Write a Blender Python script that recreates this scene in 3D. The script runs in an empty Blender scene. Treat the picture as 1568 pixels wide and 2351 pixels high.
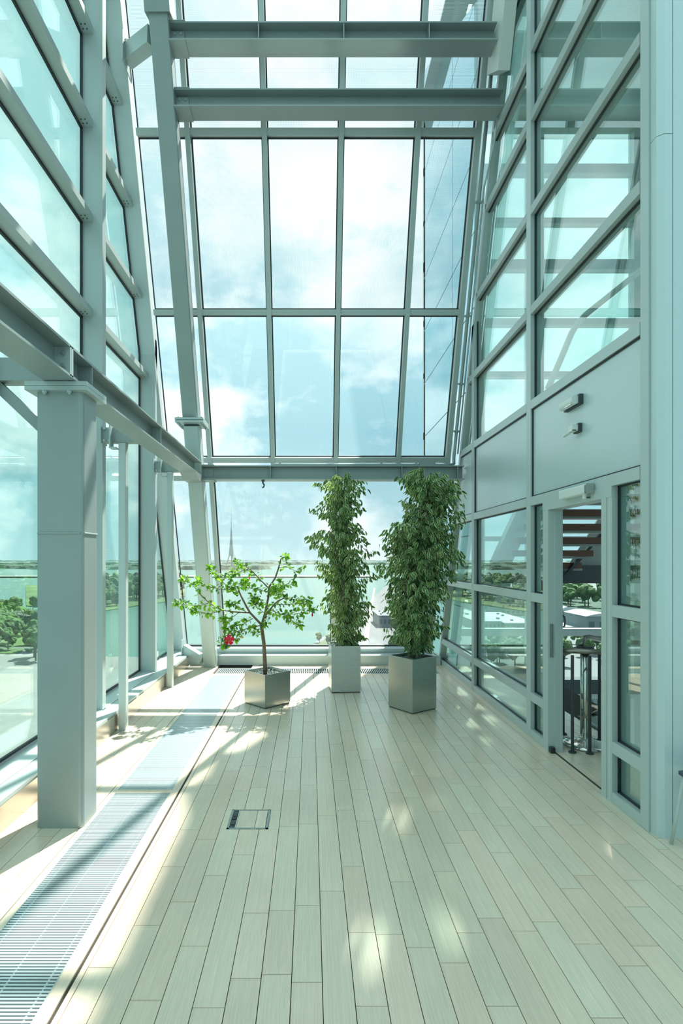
import bpy, bmesh, math, random
import numpy as np
from mathutils import Vector, Matrix, noise
random.seed(7); np.random.seed(7)
SC = bpy.context.scene
COL = SC.collection
V = Vector
# ---------------------------------------------------------------- camera
cam = bpy.data.cameras.new('camera'); camo = bpy.data.objects.new('camera', cam); COL.objects.link(camo)
camo.location = (0, 0, 1.75); camo.rotation_euler = (math.pi/2, 0, 0)
cam.sensor_fit = 'HORIZONTAL'; cam.sensor_width = 36; cam.lens = 36*1250/1568
cam.shift_x = 71/1568; cam.shift_y = 108.5/1568; cam.clip_start = .05; cam.clip_end = 20000
SC.camera = camo
SC.view_settings.view_transform = 'Standard'; SC.view_settings.look = 'None'
SC.view_settings.exposure = 0.80; SC.view_settings.gamma = 1.0; SC.view_settings.use_curve_mapping = False
SC.cycles.transparent_max_bounces = 40; SC.cycles.max_bounces = 10
SC.cycles.caustics_reflective = False; SC.cycles.caustics_refractive = False
SC.cycles.sample_clamp_indirect = 6
# ---------------------------------------------------------------- sky and sun
world = bpy.data.worlds.new('sky'); SC.world = world; world.use_nodes = True
nt = world.node_tree; nt.nodes.clear()
def N(t, typ, **kw):
    n = t.nodes.new(typ)
    for k, v in kw.items():
        if k[0] == 'i' and k[1:].isdigit(): n.inputs[int(k[1:])].default_value = v
        else: setattr(n, k, v)
    return n
L = nt.links.new
geo = N(nt, 'ShaderNodeTexCoord'); sep = N(nt, 'ShaderNodeSeparateXYZ'); L(geo.outputs['Generated'], sep.inputs[0])
grad = N(nt, 'ShaderNodeValToRGB'); L(sep.outputs['Z'], grad.inputs[0])
e = grad.color_ramp.elements
e[0].position = 0.0; e[0].color = (.52, .72, .77, 1)
e[1].position = 1.0; e[1].color = (.74, .88, .93, 1)
m_ = e.new(.22); m_.color = (.32, .57, .66, 1)
m2 = e.new(.55); m2.color = (.50, .73, .79, 1)
# cumulus: noise on a flattened direction
cmb = N(nt, 'ShaderNodeMapping'); cmb.inputs['Scale'].default_value = (1, 1, 1.7); cmb.inputs['Location'].default_value = (.35, .2, .31)
L(geo.outputs['Generated'], cmb.inputs[0])
n1 = N(nt, 'ShaderNodeTexNoise'); n1.inputs['Scale'].default_value = 2.3; n1.inputs['Detail'].default_value = 9; n1.inputs['Roughness'].default_value = .58
L(cmb.outputs[0], n1.inputs[0])
r1 = N(nt, 'ShaderNodeValToRGB'); r1.color_ramp.elements[0].position = .455; r1.color_ramp.elements[1].position = .54
L(n1.outputs[0], r1.inputs[0])
n2 = N(nt, 'ShaderNodeTexNoise'); n2.inputs['Scale'].default_value = 5.5; n2.inputs['Detail'].default_value = 7
L(cmb.outputs[0], n2.inputs[0])
cc = N(nt, 'ShaderNodeValToRGB'); cc.color_ramp.elements[0].position = .32; cc.color_ramp.elements[0].color = (.60, .76, .80, 1)
cc.color_ramp.elements[1].position = .6; cc.color_ramp.elements[1].color = (.96, 1.04, 1.05, 1)
L(n2.outputs[0], cc.inputs[0])
mx = N(nt, 'ShaderNodeMixRGB'); L(r1.outputs[0], mx.inputs[0]); L(grad.outputs[0], mx.inputs[1]); L(cc.outputs[0], mx.inputs[2])
# the sky brightens towards the zenith haze
mr = N(nt, 'ShaderNodeMapRange'); mr.inputs[1].default_value = .05; mr.inputs[2].default_value = .75; mr.inputs[3].default_value = .70; mr.inputs[4].default_value = .92
L(sep.outputs['Z'], mr.inputs[0])
bg = N(nt, 'ShaderNodeBackground'); L(mx.outputs[0], bg.inputs[0]); L(mr.outputs[0], bg.inputs[1])
wo = N(nt, 'ShaderNodeOutputWorld'); L(bg.outputs[0], wo.inputs[0])
sun = bpy.data.lights.new('sun', 'SUN'); suno = bpy.data.objects.new('sun', sun); COL.objects.link(suno)
sun.energy = 8.0; sun.angle = math.radians(.8); sun.color = (1, .94, .85)
suno.rotation_euler = V((.28, .63, 1.0)).to_track_quat('Z', 'Y').to_euler()
suno.location = (4, 8, 20)

# ---------------------------------------------------------------- materials
MATS = {}
def mat(name, col, rough=.5, metal=0., bump=0., bscale=40., var=0., vscale=6., stretch=(1, 1, 1), rnd=0., coat=0., trans=0., coat_r=.1):
    m = bpy.data.materials.new(name); m.use_nodes = True; t = m.node_tree
    b = t.nodes['Principled BSDF']; out = t.nodes['Material Output']; l = t.links.new
    b.inputs['Roughness'].default_value = rough; b.inputs['Metallic'].default_value = metal
    b.inputs['Coat Weight'].default_value = coat; b.inputs['Coat Roughness'].default_value = coat_r
    tc = N(t, 'ShaderNodeTexCoord'); mp = N(t, 'ShaderNodeMapping'); mp.inputs['Scale'].default_value = stretch
    l(tc.outputs['Object'], mp.inputs[0])
    src = None
    if var or rnd:
        rgb = N(t, 'ShaderNodeRGB'); rgb.outputs[0].default_value = (*col, 1); src = rgb.outputs[0]
        if var:
            n = N(t, 'ShaderNodeTexNoise'); n.inputs['Scale'].default_value = vscale; n.inputs['Detail'].default_value = 6
            l(mp.outputs[0], n.inputs[0])
            r = N(t, 'ShaderNodeMapRange'); r.inputs[1].default_value = .3; r.inputs[2].default_value = .7
            r.inputs[3].default_value = 1-var; r.inputs[4].default_value = 1+var; l(n.outputs[0], r.inputs[0])
            mm = N(t, 'ShaderNodeVectorMath', operation='SCALE'); l(src, mm.inputs[0]); l(r.outputs[0], mm.inputs['Scale']); src = mm.outputs[0]
        if rnd:
            oi = N(t, 'ShaderNodeObjectInfo'); r = N(t, 'ShaderNodeMapRange'); r.inputs[3].default_value = 1-rnd; r.inputs[4].default_value = 1+rnd*.7
            l(oi.outputs['Random'], r.inputs[0]); mm = N(t, 'ShaderNodeVectorMath', operation='SCALE'); l(src, mm.inputs[0]); l(r.outputs[0], mm.inputs['Scale']); src = mm.outputs[0]
        l(src, b.inputs['Base Color'])
    else: b.inputs['Base Color'].default_value = (*col, 1)
    if bump:
        n = N(t, 'ShaderNodeTexNoise'); n.inputs['Scale'].default_value = bscale; n.inputs['Detail'].default_value = 3; l(mp.outputs[0], n.inputs[0])
        bp = N(t, 'ShaderNodeBump'); bp.inputs['Strength'].default_value = bump; bp.inputs['Distance'].default_value = .01
        l(n.outputs[0], bp.inputs['Height']); l(bp.outputs[0], b.inputs['Normal'])
    if trans:
        tr = N(t, 'ShaderNodeBsdfTranslucent'); tr.inputs[0].default_value = (col[0]*2.6, col[1]*2.4, col[2]*1.4, 1)
        ms = N(t, 'ShaderNodeMixShader'); ms.inputs[0].default_value = trans
        l(b.outputs[0], ms.inputs[1]); l(tr.outputs[0], ms.inputs[2]); l(ms.outputs[0], out.inputs[0])
    MATS[name] = m; return m
def glass(name, tint, refl=1., frit=0., pitch=.012, axis='Z', fritcol=(.8, .88, .86), dense=.07, through=.88):
    """thin architectural pane: tinted see-through + Fresnel mirror + printed white frit lines"""
    m = bpy.data.materials.new(name); m.use_nodes = True; t = m.node_tree; l = t.links.new
    t.nodes.remove(t.nodes['Principled BSDF']); out = t.nodes['Material Output']
    tr = N(t, 'ShaderNodeBsdfTransparent'); tr.inputs[0].default_value = (*[c**.5 for c in tint], 1)
    gl = N(t, 'ShaderNodeBsdfGlossy'); gl.inputs['Roughness'].default_value = 0.0; gl.inputs[0].default_value = (.93, 1, .97, 1)
    lw = N(t, 'ShaderNodeLayerWeight'); lw.inputs[0].default_value = .5
    pw = N(t, 'ShaderNodeMath', operation='POWER'); pw.inputs[1].default_value = 4.5; l(lw.outputs['Facing'], pw.inputs[0])
    ma = N(t, 'ShaderNodeMath', operation='MULTIPLY_ADD'); ma.inputs[1].default_value = .95; ma.inputs[2].default_value = .045; l(pw.outputs[0], ma.inputs[0])
    mu = N(t, 'ShaderNodeMath', operation='MULTIPLY', use_clamp=True); mu.inputs[1].default_value = refl; l(ma.outputs[0], mu.inputs[0])
    ms = N(t, 'ShaderNodeMixShader'); l(mu.outputs[0], ms.inputs[0]); l(tr.outputs[0], ms.inputs[1]); l(gl.outputs[0], ms.inputs[2])
    last = ms.outputs[0]
    if frit:
        tc = N(t, 'ShaderNodeTexCoord'); sp = N(t, 'ShaderNodeSeparateXYZ'); l(tc.outputs['Object'], sp.inputs[0])
        outs = []
        for ax in axis:
            q = N(t, 'ShaderNodeMath', operation='DIVIDE'); q.inputs[1].default_value = pitch; l(sp.outputs[ax], q.inputs[0])
            f = N(t, 'ShaderNodeMath', operation='FRACT'); l(q.outputs[0], f.inputs[0])
            g = N(t, 'ShaderNodeMath', operation='LESS_THAN'); g.inputs[1].default_value = frit; l(f.outputs[0], g.inputs[0]); outs.append(g.outputs[0])
        s = outs[0]
        if len(outs) > 1:
            a = N(t, 'ShaderNodeMath', operation='MAXIMUM'); l(outs[0], a.inputs[0]); l(outs[1], a.inputs[1]); s = a.outputs[0]
        df = N(t, 'ShaderNodeBsdfTranslucent'); df.inputs[0].default_value = (*fritcol, 1)
        tp = N(t, 'ShaderNodeBsdfTransparent'); tp.inputs[0].default_value = (through, through, through, 1)
        m0 = N(t, 'ShaderNodeMixShader'); m0.inputs[0].default_value = dense; l(tp.outputs[0], m0.inputs[1]); l(df.outputs[0], m0.inputs[2])
        m1 = N(t, 'ShaderNodeMixShader'); l(s, m1.inputs[0]); l(last, m1.inputs[1]); l(m0.outputs[0], m1.inputs[2]); last = m1.outputs[0]
    l(last, out.inputs[0]); MATS[name] = m; return m
def wood_mat(name, col, rnd):
    m = mat(name, col, rough=.30, var=.09, vscale=3.0, stretch=(9, 1.2, 9), rnd=rnd, coat=.25, coat_r=.14)
    t = m.node_tree; b = t.nodes['Principled BSDF']; l = t.links.new
    # hue drift from board to board, fine specks
    oi = N(t, 'ShaderNodeObjectInfo'); r = N(t, 'ShaderNodeValToRGB')
    r.color_ramp.elements[0].color = (1.03, .975, .95, 1); r.color_ramp.elements[1].color = (.97, 1.02, 1.0, 1)
    mm = N(t, 'ShaderNodeMath', operation='FRACT'); m3 = N(t, 'ShaderNodeMath', operation='MULTIPLY'); m3.inputs[1].default_value = 7.31
    l(oi.outputs['Random'], m3.inputs[0]); l(m3.outputs[0], mm.inputs[0]); l(mm.outputs[0], r.inputs[0])
    src = b.inputs['Base Color'].links[0].from_socket
    mlt = N(t, 'ShaderNodeVectorMath', operation='MULTIPLY'); l(src, mlt.inputs[0]); l(r.outputs[0], mlt.inputs[1])
    geo_ = N(t, 'ShaderNodeNewGeometry')
    n = N(t, 'ShaderNodeTexNoise'); n.inputs['Scale'].default_value = 1.1; n.inputs['Detail'].default_value = 7; n.inputs['Roughness'].default_value = .7
    l(geo_.outputs['Position'], n.inputs[0])
    rr = N(t, 'ShaderNodeMapRange'); rr.inputs[1].default_value = .25; rr.inputs[2].default_value = .75; rr.inputs[3].default_value = .90; rr.inputs[4].default_value = 1.08
    l(n.outputs[0], rr.inputs[0]); sc_ = N(t, 'ShaderNodeVectorMath', operation='SCALE'); l(mlt.outputs[0], sc_.inputs[0]); l(rr.outputs[0], sc_.inputs['Scale'])
    l(sc_.outputs[0], b.inputs['Base Color'])
    return m
wood_mat('maple', (.80, .68, .535), .065)
mat('joint', (.05, .045, .035), .9)
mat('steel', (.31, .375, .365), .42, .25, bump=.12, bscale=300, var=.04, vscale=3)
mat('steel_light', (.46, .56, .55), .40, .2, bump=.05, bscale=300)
mat('alu', (.45, .53, .515), .40, .15, bump=.03, bscale=400)
mat('alu_pale', (.52, .615, .605), .38, .1, bump=.03, bscale=400)
mat('panel_grey', (.57, .69, .70), .30, .15)
mat('gasket', (.012, .02, .025), .5)
mat('dark_steel', (.06, .075, .08), .4, .5)
mat('brushed', (.44, .47, .44), .27, .95, var=.05, vscale=4, stretch=(1, 1, 30))
mat('chrome', (.7, .68, .64), .12, 1.)
mat('rail_steel', (.30, .28, .25), .28, .9)
mat('kick', (.62, .57, .50), .25, .9)
mat('white', (.80, .82, .78), .5)
mat('plastic', (.74, .80, .78), .35)
mat('grille_metal', (.72, .80, .82), .30, .6)
mat('pit', (.02, .03, .035), .9)
mat('sill', (.60, .70, .69), .35)
mat('gravel', (.30, .36, .35), .8, var=.5, vscale=60)
mat('bark', (.22, .15, .10), .8, bump=.6, bscale=60, var=.2, vscale=25)
mat('bark_grey', (.20, .155, .115), .8, bump=.5, bscale=60, var=.2, vscale=25)
mat('leaf_green', (.075, .19, .050), .42, trans=.30, rnd=.25)
mat('leaf_dark', (.040, .125, .036), .38, trans=.2, rnd=.25)
mat('leaf_cream', (.60, .70, .40), .45, trans=.22)
mat('leaf_bright', (.16, .36, .03), .4, trans=.42, rnd=.2)
mat('petal', (.62, .012, .05), .5, trans=.3)
mat('petal_dark', (.2, .005, .03), .6)
mat('yellow', (.75, .5, .05), .5)
mat('tread', (.17, .075, .045), .35)
mat('chair_seat', (.05, .08, .11), .5)
mat('sign_black', (.02, .025, .03), .4)
mat('sign_white', (.85, .85, .82), .4)
mat('water', (.045, .115, .095), .35, bump=.25, bscale=.08)
mat('grass', (.07, .12, .03), .9, var=.35, vscale=.02)
mat('woodland', (.03, .065, .04), .9, var=.3, vscale=.05)
mat('far_land', (.045, .09, .085), .9, var=.3, vscale=.004)
mat('asphalt', (.10, .11, .115), .8, var=.1, vscale=.05)
mat('paving', (.17, .17, .165), .8, var=.1, vscale=.2)
mat('tree_leaf', (.060, .115, .028), .85, bump=.9, bscale=1.2, var=.45, vscale=.6, rnd=.3)
mat('tree_leaf_dark', (.035, .08, .03), .85, bump=.9, bscale=1.0, var=.4, vscale=.5, rnd=.3)
mat('trunk', (.12, .09, .07), .9)
mat('wall_pale', (.33, .33, .31), .8, rnd=.2)
mat('wall_grey', (.15, .18, .19), .7, rnd=.2)
mat('roof_pale', (.36, .38, .39), .6, rnd=.15)
mat('roof_dark', (.12, .14, .15), .7, rnd=.2)
mat('window_dark', (.05, .08, .09), .2)
mat('tower_grey', (.22, .29, .33), .7)
mat('car_paint', (.4, .4, .42), .3, .2, rnd=.7)
mat('wing_glass', (.42, .66, .72), .03, .85)
mat('duct_white', (.66, .71, .66), .6)
glass('glass_back', (.87, .98, .98), .9, .16, .0105, 'ZX')
glass('glass_upper', (.87, .98, .98), .9, .34, .0105, 'ZX', (.5, .55, .54), .03, .80)
glass('glass_left', (.62, .91, .83), 1.3, .16, .0105, 'Z', (.7, .9, .82))
glass('glass_right', (.74, .92, .87), 1.6)
glass('glass_far', (.74, .93, .92), .9)
glass('glass_roof', (.85, .96, .98), .8)
M = MATS
# ---------------------------------------------------------------- mesh builder
class MB:
    def __init__(s): s.v = []; s.f = []; s.m = []; s.mats = []
    def mi(s, m):
        if m is None: return 0
        if m not in s.mats: s.mats.append(m)
        return s.mats.index(m)
    def add(s, vs, fs, m=None):
        o = len(s.v); s.v += [tuple(x) for x in vs]; k = s.mi(m)
        s.f += [tuple(i+o for i in f) for f in fs]; s.m += [k]*len(fs); return s
    def box(s, a, b, m=None):
        x0, y0, z0 = [min(p, q) for p, q in zip(a, b)]; x1, y1, z1 = [max(p, q) for p, q in zip(a, b)]
        return s.add([(x0,y0,z0),(x1,y0,z0),(x1,y1,z0),(x0,y1,z0),(x0,y0,z1),(x1,y0,z1),(x1,y1,z1),(x0,y1,z1)],
                     [(0,3,2,1),(4,5,6,7),(0,1,5,4),(1,2,6,5),(2,3,7,6),(3,0,4,7)], m)
    def bar(s, p0, p1, w, h, up=(0,0,1), m=None, bev=0.):
        """box from p0 to p1, w across, h along 'up'; bev rounds the four long corners"""
        p0, p1, up = V(p0), V(p1), V(up); d = (p1-p0).normalized(); u = (up-d*up.dot(d)).normalized(); r = d.cross(u)
        w /= 2; h /= 2
        if bev:
            pr = []
            for cx, cy, a0 in ((w-bev, h-bev, 0), (-w+bev, h-bev, 90), (-w+bev, -h+bev, 180), (w-bev, -h+bev, 270)):
                for k in range(4):
                    a = math.radians(a0+30*k); pr.append((cx+bev*math.cos(a), cy+bev*math.sin(a)))
        else: pr = [(w,h),(-w,h),(-w,-h),(w,-h)]
        n = len(pr); vs = [p0+r*a+u*b for a, b in pr]+[p1+r*a+u*b for a, b in pr]
        fs = [(i,(i+1)%n,(i+1)%n+n,i+n) for i in range(n)]+[tuple(range(n))[::-1], tuple(range(n,2*n))]
        return s.add(vs, fs, m)
    def prism(s, poly, vec, m=None):
        vec = V(vec); n = len(poly); vs = [V(p) for p in poly]+[V(p)+vec for p in poly]
        return s.add(vs, [(i,(i+1)%n,(i+1)%n+n,i+n) for i in range(n)]+[tuple(range(n))[::-1], tuple(range(n,2*n))], m)
    def tube(s, pts, rads, n=8, m=None, cap=True):
        pts = [V(p) for p in pts]
        if not hasattr(rads, '__len__'): rads = [rads]*len(pts)
        vs = []; ref = None
        for i, p in enumerate(pts):
            d = (pts[min(i+1,len(pts)-1)]-pts[max(i-1,0)]).normalized()
            if ref is None: ref = d.orthogonal().normalized()
            ref = (ref-d*ref.dot(d)).normalized(); b = d.cross(ref)
            vs += [p+(ref*math.cos(2*math.pi*k/n)+b*math.sin(2*math.pi*k/n))*rads[i] for k in range(n)]
        fs = []
        for i in range(len(pts)-1):
            for k in range(n): fs.append((i*n+k, i*n+(k+1)%n, (i+1)*n+(k+1)%n, (i+1)*n+k))
        if cap: fs += [tuple(range(n))[::-1], tuple(range((len(pts)-1)*n, len(pts)*n))]
        return s.add(vs, fs, m)
    def lathe(s, c, prof, n=20, m=None):
        c = V(c); vs = []
        for r, z in prof: vs += [c+V((r*math.cos(2*math.pi*k/n), r*math.sin(2*math.pi*k/n), z)) for k in range(n)]
        fs = [(i*n+k, i*n+(k+1)%n, (i+1)*n+(k+1)%n, (i+1)*n+k) for i in range(len(prof)-1) for k in range(n)]
        fs += [tuple(range(n))[::-1], tuple(range((len(prof)-1)*n, len(prof)*n))]
        return s.add(vs, fs, m)
    def bolt(s, p, d, r=.014, h=.014, m=None):
        p, d = V(p), V(d).normalized()
        s.tube([p, p+d*h], r, 6, m); return s.tube([p+d*h, p+d*h*1.7], r*.5, 6, m)
    def mesh(s, name, off=V((0,0,0)), smooth=False, mtl=None, fix=False):
        me = bpy.data.meshes.new(name); me.from_pydata([tuple(V(v)-off) for v in s.v], [], s.f)
        ml = s.mats if s.mats else [mtl]
        if mtl is not None and s.mats: ml = s.mats
        for x in ml: me.materials.append(M[x])
        if len(s.mats) > 1: me.polygons.foreach_set('material_index', s.m)
        if smooth: me.polygons.foreach_set('use_smooth', [True]*len(me.polygons))
        if fix:
            b = bmesh.new(); b.from_mesh(me); bmesh.ops.recalc_face_normals(b, faces=b.faces); b.to_mesh(me); b.free()
        me.update(); return me
WLOC = {}
def tag(o, label=None, cat=None, group=None, kind=None):
    if label: o['label'] = label
    if cat: o['category'] = cat
    if group: o['group'] = group
    if kind: o['kind'] = kind
    return o
def thing(name, loc, label=None, cat=None, group=None, kind=None):
    o = bpy.data.objects.new(name, None); o.empty_display_size = .1; COL.objects.link(o); o.location = loc
    WLOC[o.name] = V(loc); return tag(o, label, cat, group, kind)
def part(name, mb, mtl, parent=None, smooth=False, label=None, fix=True):
    """links a builder's shapes (world coordinates) as ONE mesh object under its parent"""
    off = WLOC[parent.name] if parent is not None else V((0,0,0))
    me = mb.mesh(name, off, smooth, mtl, fix) if isinstance(mb, MB) else mb
    o = bpy.data.objects.new(name, me); COL.objects.link(o)
    if parent is not None: o.parent = parent
    WLOC[o.name] = off
    if label: o['label'] = label
    return o
def solo(name, mb, mtl, label, cat, group=None, kind=None, smooth=False, base=None):
    base = V(base) if base is not None else V((0,0,0))
    me = mb.mesh(name, base, smooth, mtl, True); o = bpy.data.objects.new(name, me); COL.objects.link(o); o.location = base
    WLOC[o.name] = base; return tag(o, label, cat, group, kind)
def inst(name, me, parent, loc, scale=(1,1,1), rot=None):
    o = bpy.data.objects.new(name, me); COL.objects.link(o); o.parent = parent
    o.location = V(loc)-WLOC[parent.name]; o.scale = scale
    if rot is not None: o.rotation_euler = rot
    return o
UNIT = {}
def unit(mtl):
    if mtl not in UNIT: UNIT[mtl] = MB().box((-.5,-.5,-.5), (.5,.5,.5)).mesh('block', mtl=mtl)
    return UNIT[mtl]
def P(x, y, Y): return V(((x-713)*Y/1250, Y, 1.75-(y-1284)*Y/1250))      # where a sight line of the photo meets depth Y

# ---------------------------------------------------------------- FLOOR
floor = thing('floor', (0, 0, 0), kind='structure')
part('subfloor', MB().box((-2.0,-4,-.30), (-1.46,9.3,-.022)).box((-1.04,-4,-.30), (2.3,9.3,-.022)).box((2.3,-4,-.3), (6,3.5,-.022)).box((2.29,3.5,-.3), (2.95,9,-.022))
     .box((2.95,6.0,-.3), (3.5,9,-.022)).box((-1.47,-4,-.30), (-1.03,1.2,-.022)).box((-1.47,8.15,-.3), (-1.03,9.3,-.022)), 'joint', floor)
PW = .1276; plank_me = unit('maple'); extra = MB(); nplank = 0
def lane(x0, x1, y0, y1, seed, skip=()):
    global nplank
    rnd = random.Random(seed); y = y0-rnd.random()*.6
    while y < y1:
        ln = rnd.choice([.42, .55, .62, .7, .85, .95, 1.1, .5]); a, b = max(y, y0), min(y+ln, y1); y += ln
        if b-a < .05: continue
        segs = [(a, b)]
        for (sx0, sx1, sy0, sy1) in skip:
            if x1 > sx0+.01 and x0 < sx1-.01:
                ns = []
                for (p, q) in segs:
                    if q <= sy0 or p >= sy1: ns.append((p, q)); continue
                    if p < sy0: ns.append((p, sy0))
                    if q > sy1: ns.append((sy1, q))
                segs = ns
        for p, q in segs:
            g = .0036
            yv = q; xl = 713+x0*1250/max(yv, .2); xr = 713+x1*1250/max(yv, .2)
            vis = q > 2.0 and xr > 0 and xl < 1568 and not (x0 > 1.3 and q < 2.3)
            if vis and nplank < 299:
                inst('plank', plank_me, floor, ((x0+x1)/2, (p+q)/2, -.011), (x1-x0-g, q-p-g, .022)); nplank += 1
            else: extra.box((x0+g/2, p+g/2, -.022), (x1-g/2, q-g/2, 0))
FB = (-.545, -.277, 3.53, 3.80)     # the floor box opening
GR = (-1.45, 1.98, 8.33, 8.72)       # cross grille by the end wall
k = -7; x = -.079-7*PW
xs = []
x = -.954
while x < 2.165:
    x2 = min(-.079+PW*math.ceil((x+.079+1e-4)/PW), 2.165); xs.append((x, x2)); x = x2
for i, (a, b) in enumerate(xs): lane(a, b, 1.3, 9.0, 100+i, (FB, GR))
for i, (a, b) in enumerate([(-1.985,-1.875),(-1.875,-1.748),(-1.748,-1.62),(-1.62,-1.505)]): lane(a, b, 1.3, 9.0, 300+i, (GR,))
for i in range(30):
    a = 2.165+i*PW; 
    if a < 2.9: lane(a, min(a+PW, 2.95), -1, 8.9, 400+i)
    elif a < 6: lane(a, a+PW, -1, 3.4, 400+i)
for i in range(24): lane(-.954+PW*i, -.954+PW*(i+1)-.001, -3.9, 1.3, 500+i)
extra.box((-.588,3.53,-.022),(-.547,3.80,0)).box((-.275,3.53,-.022),(-.208,3.80,0)).box((1.982,8.33,-.022),(2.089,8.72,0))
o = part('plank', extra, 'maple', floor, label='maple floorboards out of the near view'); o['kind'] = 'stuff'
for (a, b, nm) in ((-1.50,-1.462,'border_strip'), (-1.05,-.996,'border_strip'), (-.979,-.956,'border_strip')):
    part(nm, MB().box((a, 1.2, -.022), (b, 8.32, .0005)), 'maple', floor)
part('expansion_joint', MB().box((-.996,1.2,-.03), (-.979,8.32,-.008)).box((-1.505,1.2,-.03),(-1.50,8.32,-.01)), 'joint', floor)
part('border_strip', MB().box((-1.462,4.075,-.022), (-1.05,4.135,.0005)), 'maple', floor)
part('border_strip', MB().box((-1.462,8.19,-.022), (-1.05,8.32,.0005)), 'maple', floor)
part('trench', MB().box((-1.462,1.2,-.16), (-1.05,8.19,-.15)).box((-1.47,1.2,-.16),(-1.462,8.19,-.022)).box((-1.05,1.2,-.16),(-1.042,8.19,-.022))
     .box((-1.45,8.33,-.10),(1.98,8.72,-.09)).box((-1.5,8.32,-.1),(2,8.33,-.022)).box((-1.5,8.72,-.1),(2,8.73,-.022)), 'pit', floor)
def grille(y0, y1, label):
    g = thing('floor_grille', (-1.256, y0, 0), label, 'grille', 'floor grilles in the trench')
    me = unit('grille_metal'); n = int((y1-y0)/.018)
    for i in range(n): inst('slat', me, g, (-1.256, y0+.012+i*.018, -.006), (.404, .0095, .011))
    for xx in (-1.42, -1.256, -1.09): part('spacer_rod', MB().box((xx-.004, y0+.005, -.012), (xx+.004, y1-.005, -.0035)), 'grille_metal', g)
    part('edge_frame', MB().box((-1.462,y0,-.03),(-1.457,y1,.0015)).box((-1.055,y0,-.03),(-1.05,y1,.0015)).box((-1.46,y0,-.03),(-1.05,y0+.004,.0015)).box((-1.46,y1-.004,-.03),(-1.05,y1,.0015)), 'alu', g)
    part('convector', MB().box((-1.44,y0+.05,-.14),(-1.07,y1-.05,-.05)), 'dark_steel', g)
grille(1.22, 4.072, 'long grey slatted floor grille nearest the camera, beside the thick left column')
grille(4.138, 6.13, 'middle slatted floor grille with a dappled leaf shadow across it')
grille(6.145, 8.185, 'far pale slatted floor grille left of the hibiscus planter')
g = thing('cross_grille', (0, 8.5, 0), 'narrow slotted floor grille along the foot of the end window', 'grille')
me = unit('grille_metal')
for i in range(118): inst('slat', me, g, (-1.43+i*.029, 8.525, -.005), (.011, .38, .010))
part('edge_frame', MB().box((-1.45,8.33,-.02),(1.98,8.34,.002)).box((-1.45,8.71,-.02),(1.98,8.72,.002)).box((-1.45,8.52,-.012),(1.98,8.53,-.001)).box((-1.46,8.33,-.02),(-1.45,8.72,.002)), 'alu_pale', g)
# floor box
fb = thing('floor_box', (-.41, 3.665, 0), 'square metal-framed floor socket box with a wood-filled lid', 'floor socket')
x0, x1, y0, y1 = FB
part('frame', MB().box((x0,y0,-.02),(x1,y0+.012,.004)).box((x0,y1-.008,-.02),(x1,y1,.004)).box((x0,y0,-.02),(x0+.014,y1,.004)).box((x1-.016,y0,-.02),(x1,y1,.004)), 'steel', fb)
part('lid', MB().box((x0+.058,y0+.016,-.015),(x0+.178,y1-.01,.001)), 'maple', fb); part('lid', MB().box((x0+.181,y0+.016,-.015),(x1-.02,y1-.01,.001)), 'maple', fb)
part('lid_edge', MB().box((x0+.050,y0+.014,-.015),(x0+.057,y1-.01,.004)), 'alu_pale', fb)
part('base_tray', MB().box((x0,y0,-.022),(x1,y1,-.017)), 'dark_steel', fb)
for yy in (y0+.02, y0+.135): part('cable_flap', MB().box((x0+.018,yy,-.012),(x0+.046,yy+.1,.003)).box((x0+.024,yy+.03,.002),(x0+.040,yy+.07,.008)), 'dark_steel', fb)

# ---------------------------------------------------------------- leaning end wall
SL = .396; NRM = V((0, 1, SL)).normalized(); UPL = V((0, -SL, 1)).normalized()
def E(X, Z, off=0.): return V((X, 9.263-SL*Z, Z))+NRM*off
wb = thing('wall_back', (0, 9.1, 0), kind='structure')
ZT = 11.0
# (x, z from, z to)
for (X, za, zb, w) in ((-1.483,.12,2.99,.06),(.371,.12,2.99,.06),(2.02,.12,2.99,.07),(-1.483,3.13,ZT,.06),(-.556,3.13,ZT,.06),(.371,3.13,ZT,.06),(1.298,3.13,ZT,.06),(2.02,3.13,ZT,.07)):
    part('mullion', MB().bar(E(X,za,.07), E(X,zb,.07), w, .14, NRM), 'alu', wb)
TR = [3.20, 5.046, 6.89, 8.74, 10.6]
bays_u = [(-2.10,-1.513),(-1.453,-.586),(-.526,.341),(.401,1.268),(1.328,1.985)]
for z in TR:
    for a, b in bays_u: part('transom', MB().bar(E(a,z,.075), E(b,z,.075), .075, .125, NRM), 'alu', wb)
bays_l = [(-2.10,-1.513),(-1.453,.341),(.401,1.985)]
for z, h in ((.20,.09),(2.95,.08)):
    for a, b in bays_l: part('transom', MB().bar(E(a,z,.075), E(b,z,.075), h, .13, NRM), 'alu_pale' if z < 1 else 'alu', wb)  # bottom rail takes the paler alu: sunlight on it put into the colour
def epane(a, b, z0, z1, gm='glass_back'):
    f = MB()
    for (p, q, r, s_) in ((a,b,z0,z0+.014),(a,b,z1-.014,z1)): f.bar(E(p,(r+s_)/2,.1), E(q,(r+s_)/2,.1), .014, .02, NRM)
    for xx in (a+.007, b-.007): f.bar(E(xx,z0,.1), E(xx,z1,.1), .014, .02, NRM)
    gk = part('pane', MB().prism([E(a,z0,.105),E(b,z0,.105),E(b,z1,.105),E(a,z1,.105)], NRM*.012), gm, wb)
    WLOC[gk.name] = WLOC[wb.name]
    part('gasket', f, 'gasket', gk)
for i in range(len(TR)-1):
    for a, b in bays_u: epane(a, b, TR[i]+.035, TR[i+1]-.035, 'glass_upper' if i else 'glass_back')
for a, b in bays_l: epane(a, b, .245, 2.915)
sl = thing('trim_1', (0, 9.15, 0), kind='structure')
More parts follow.
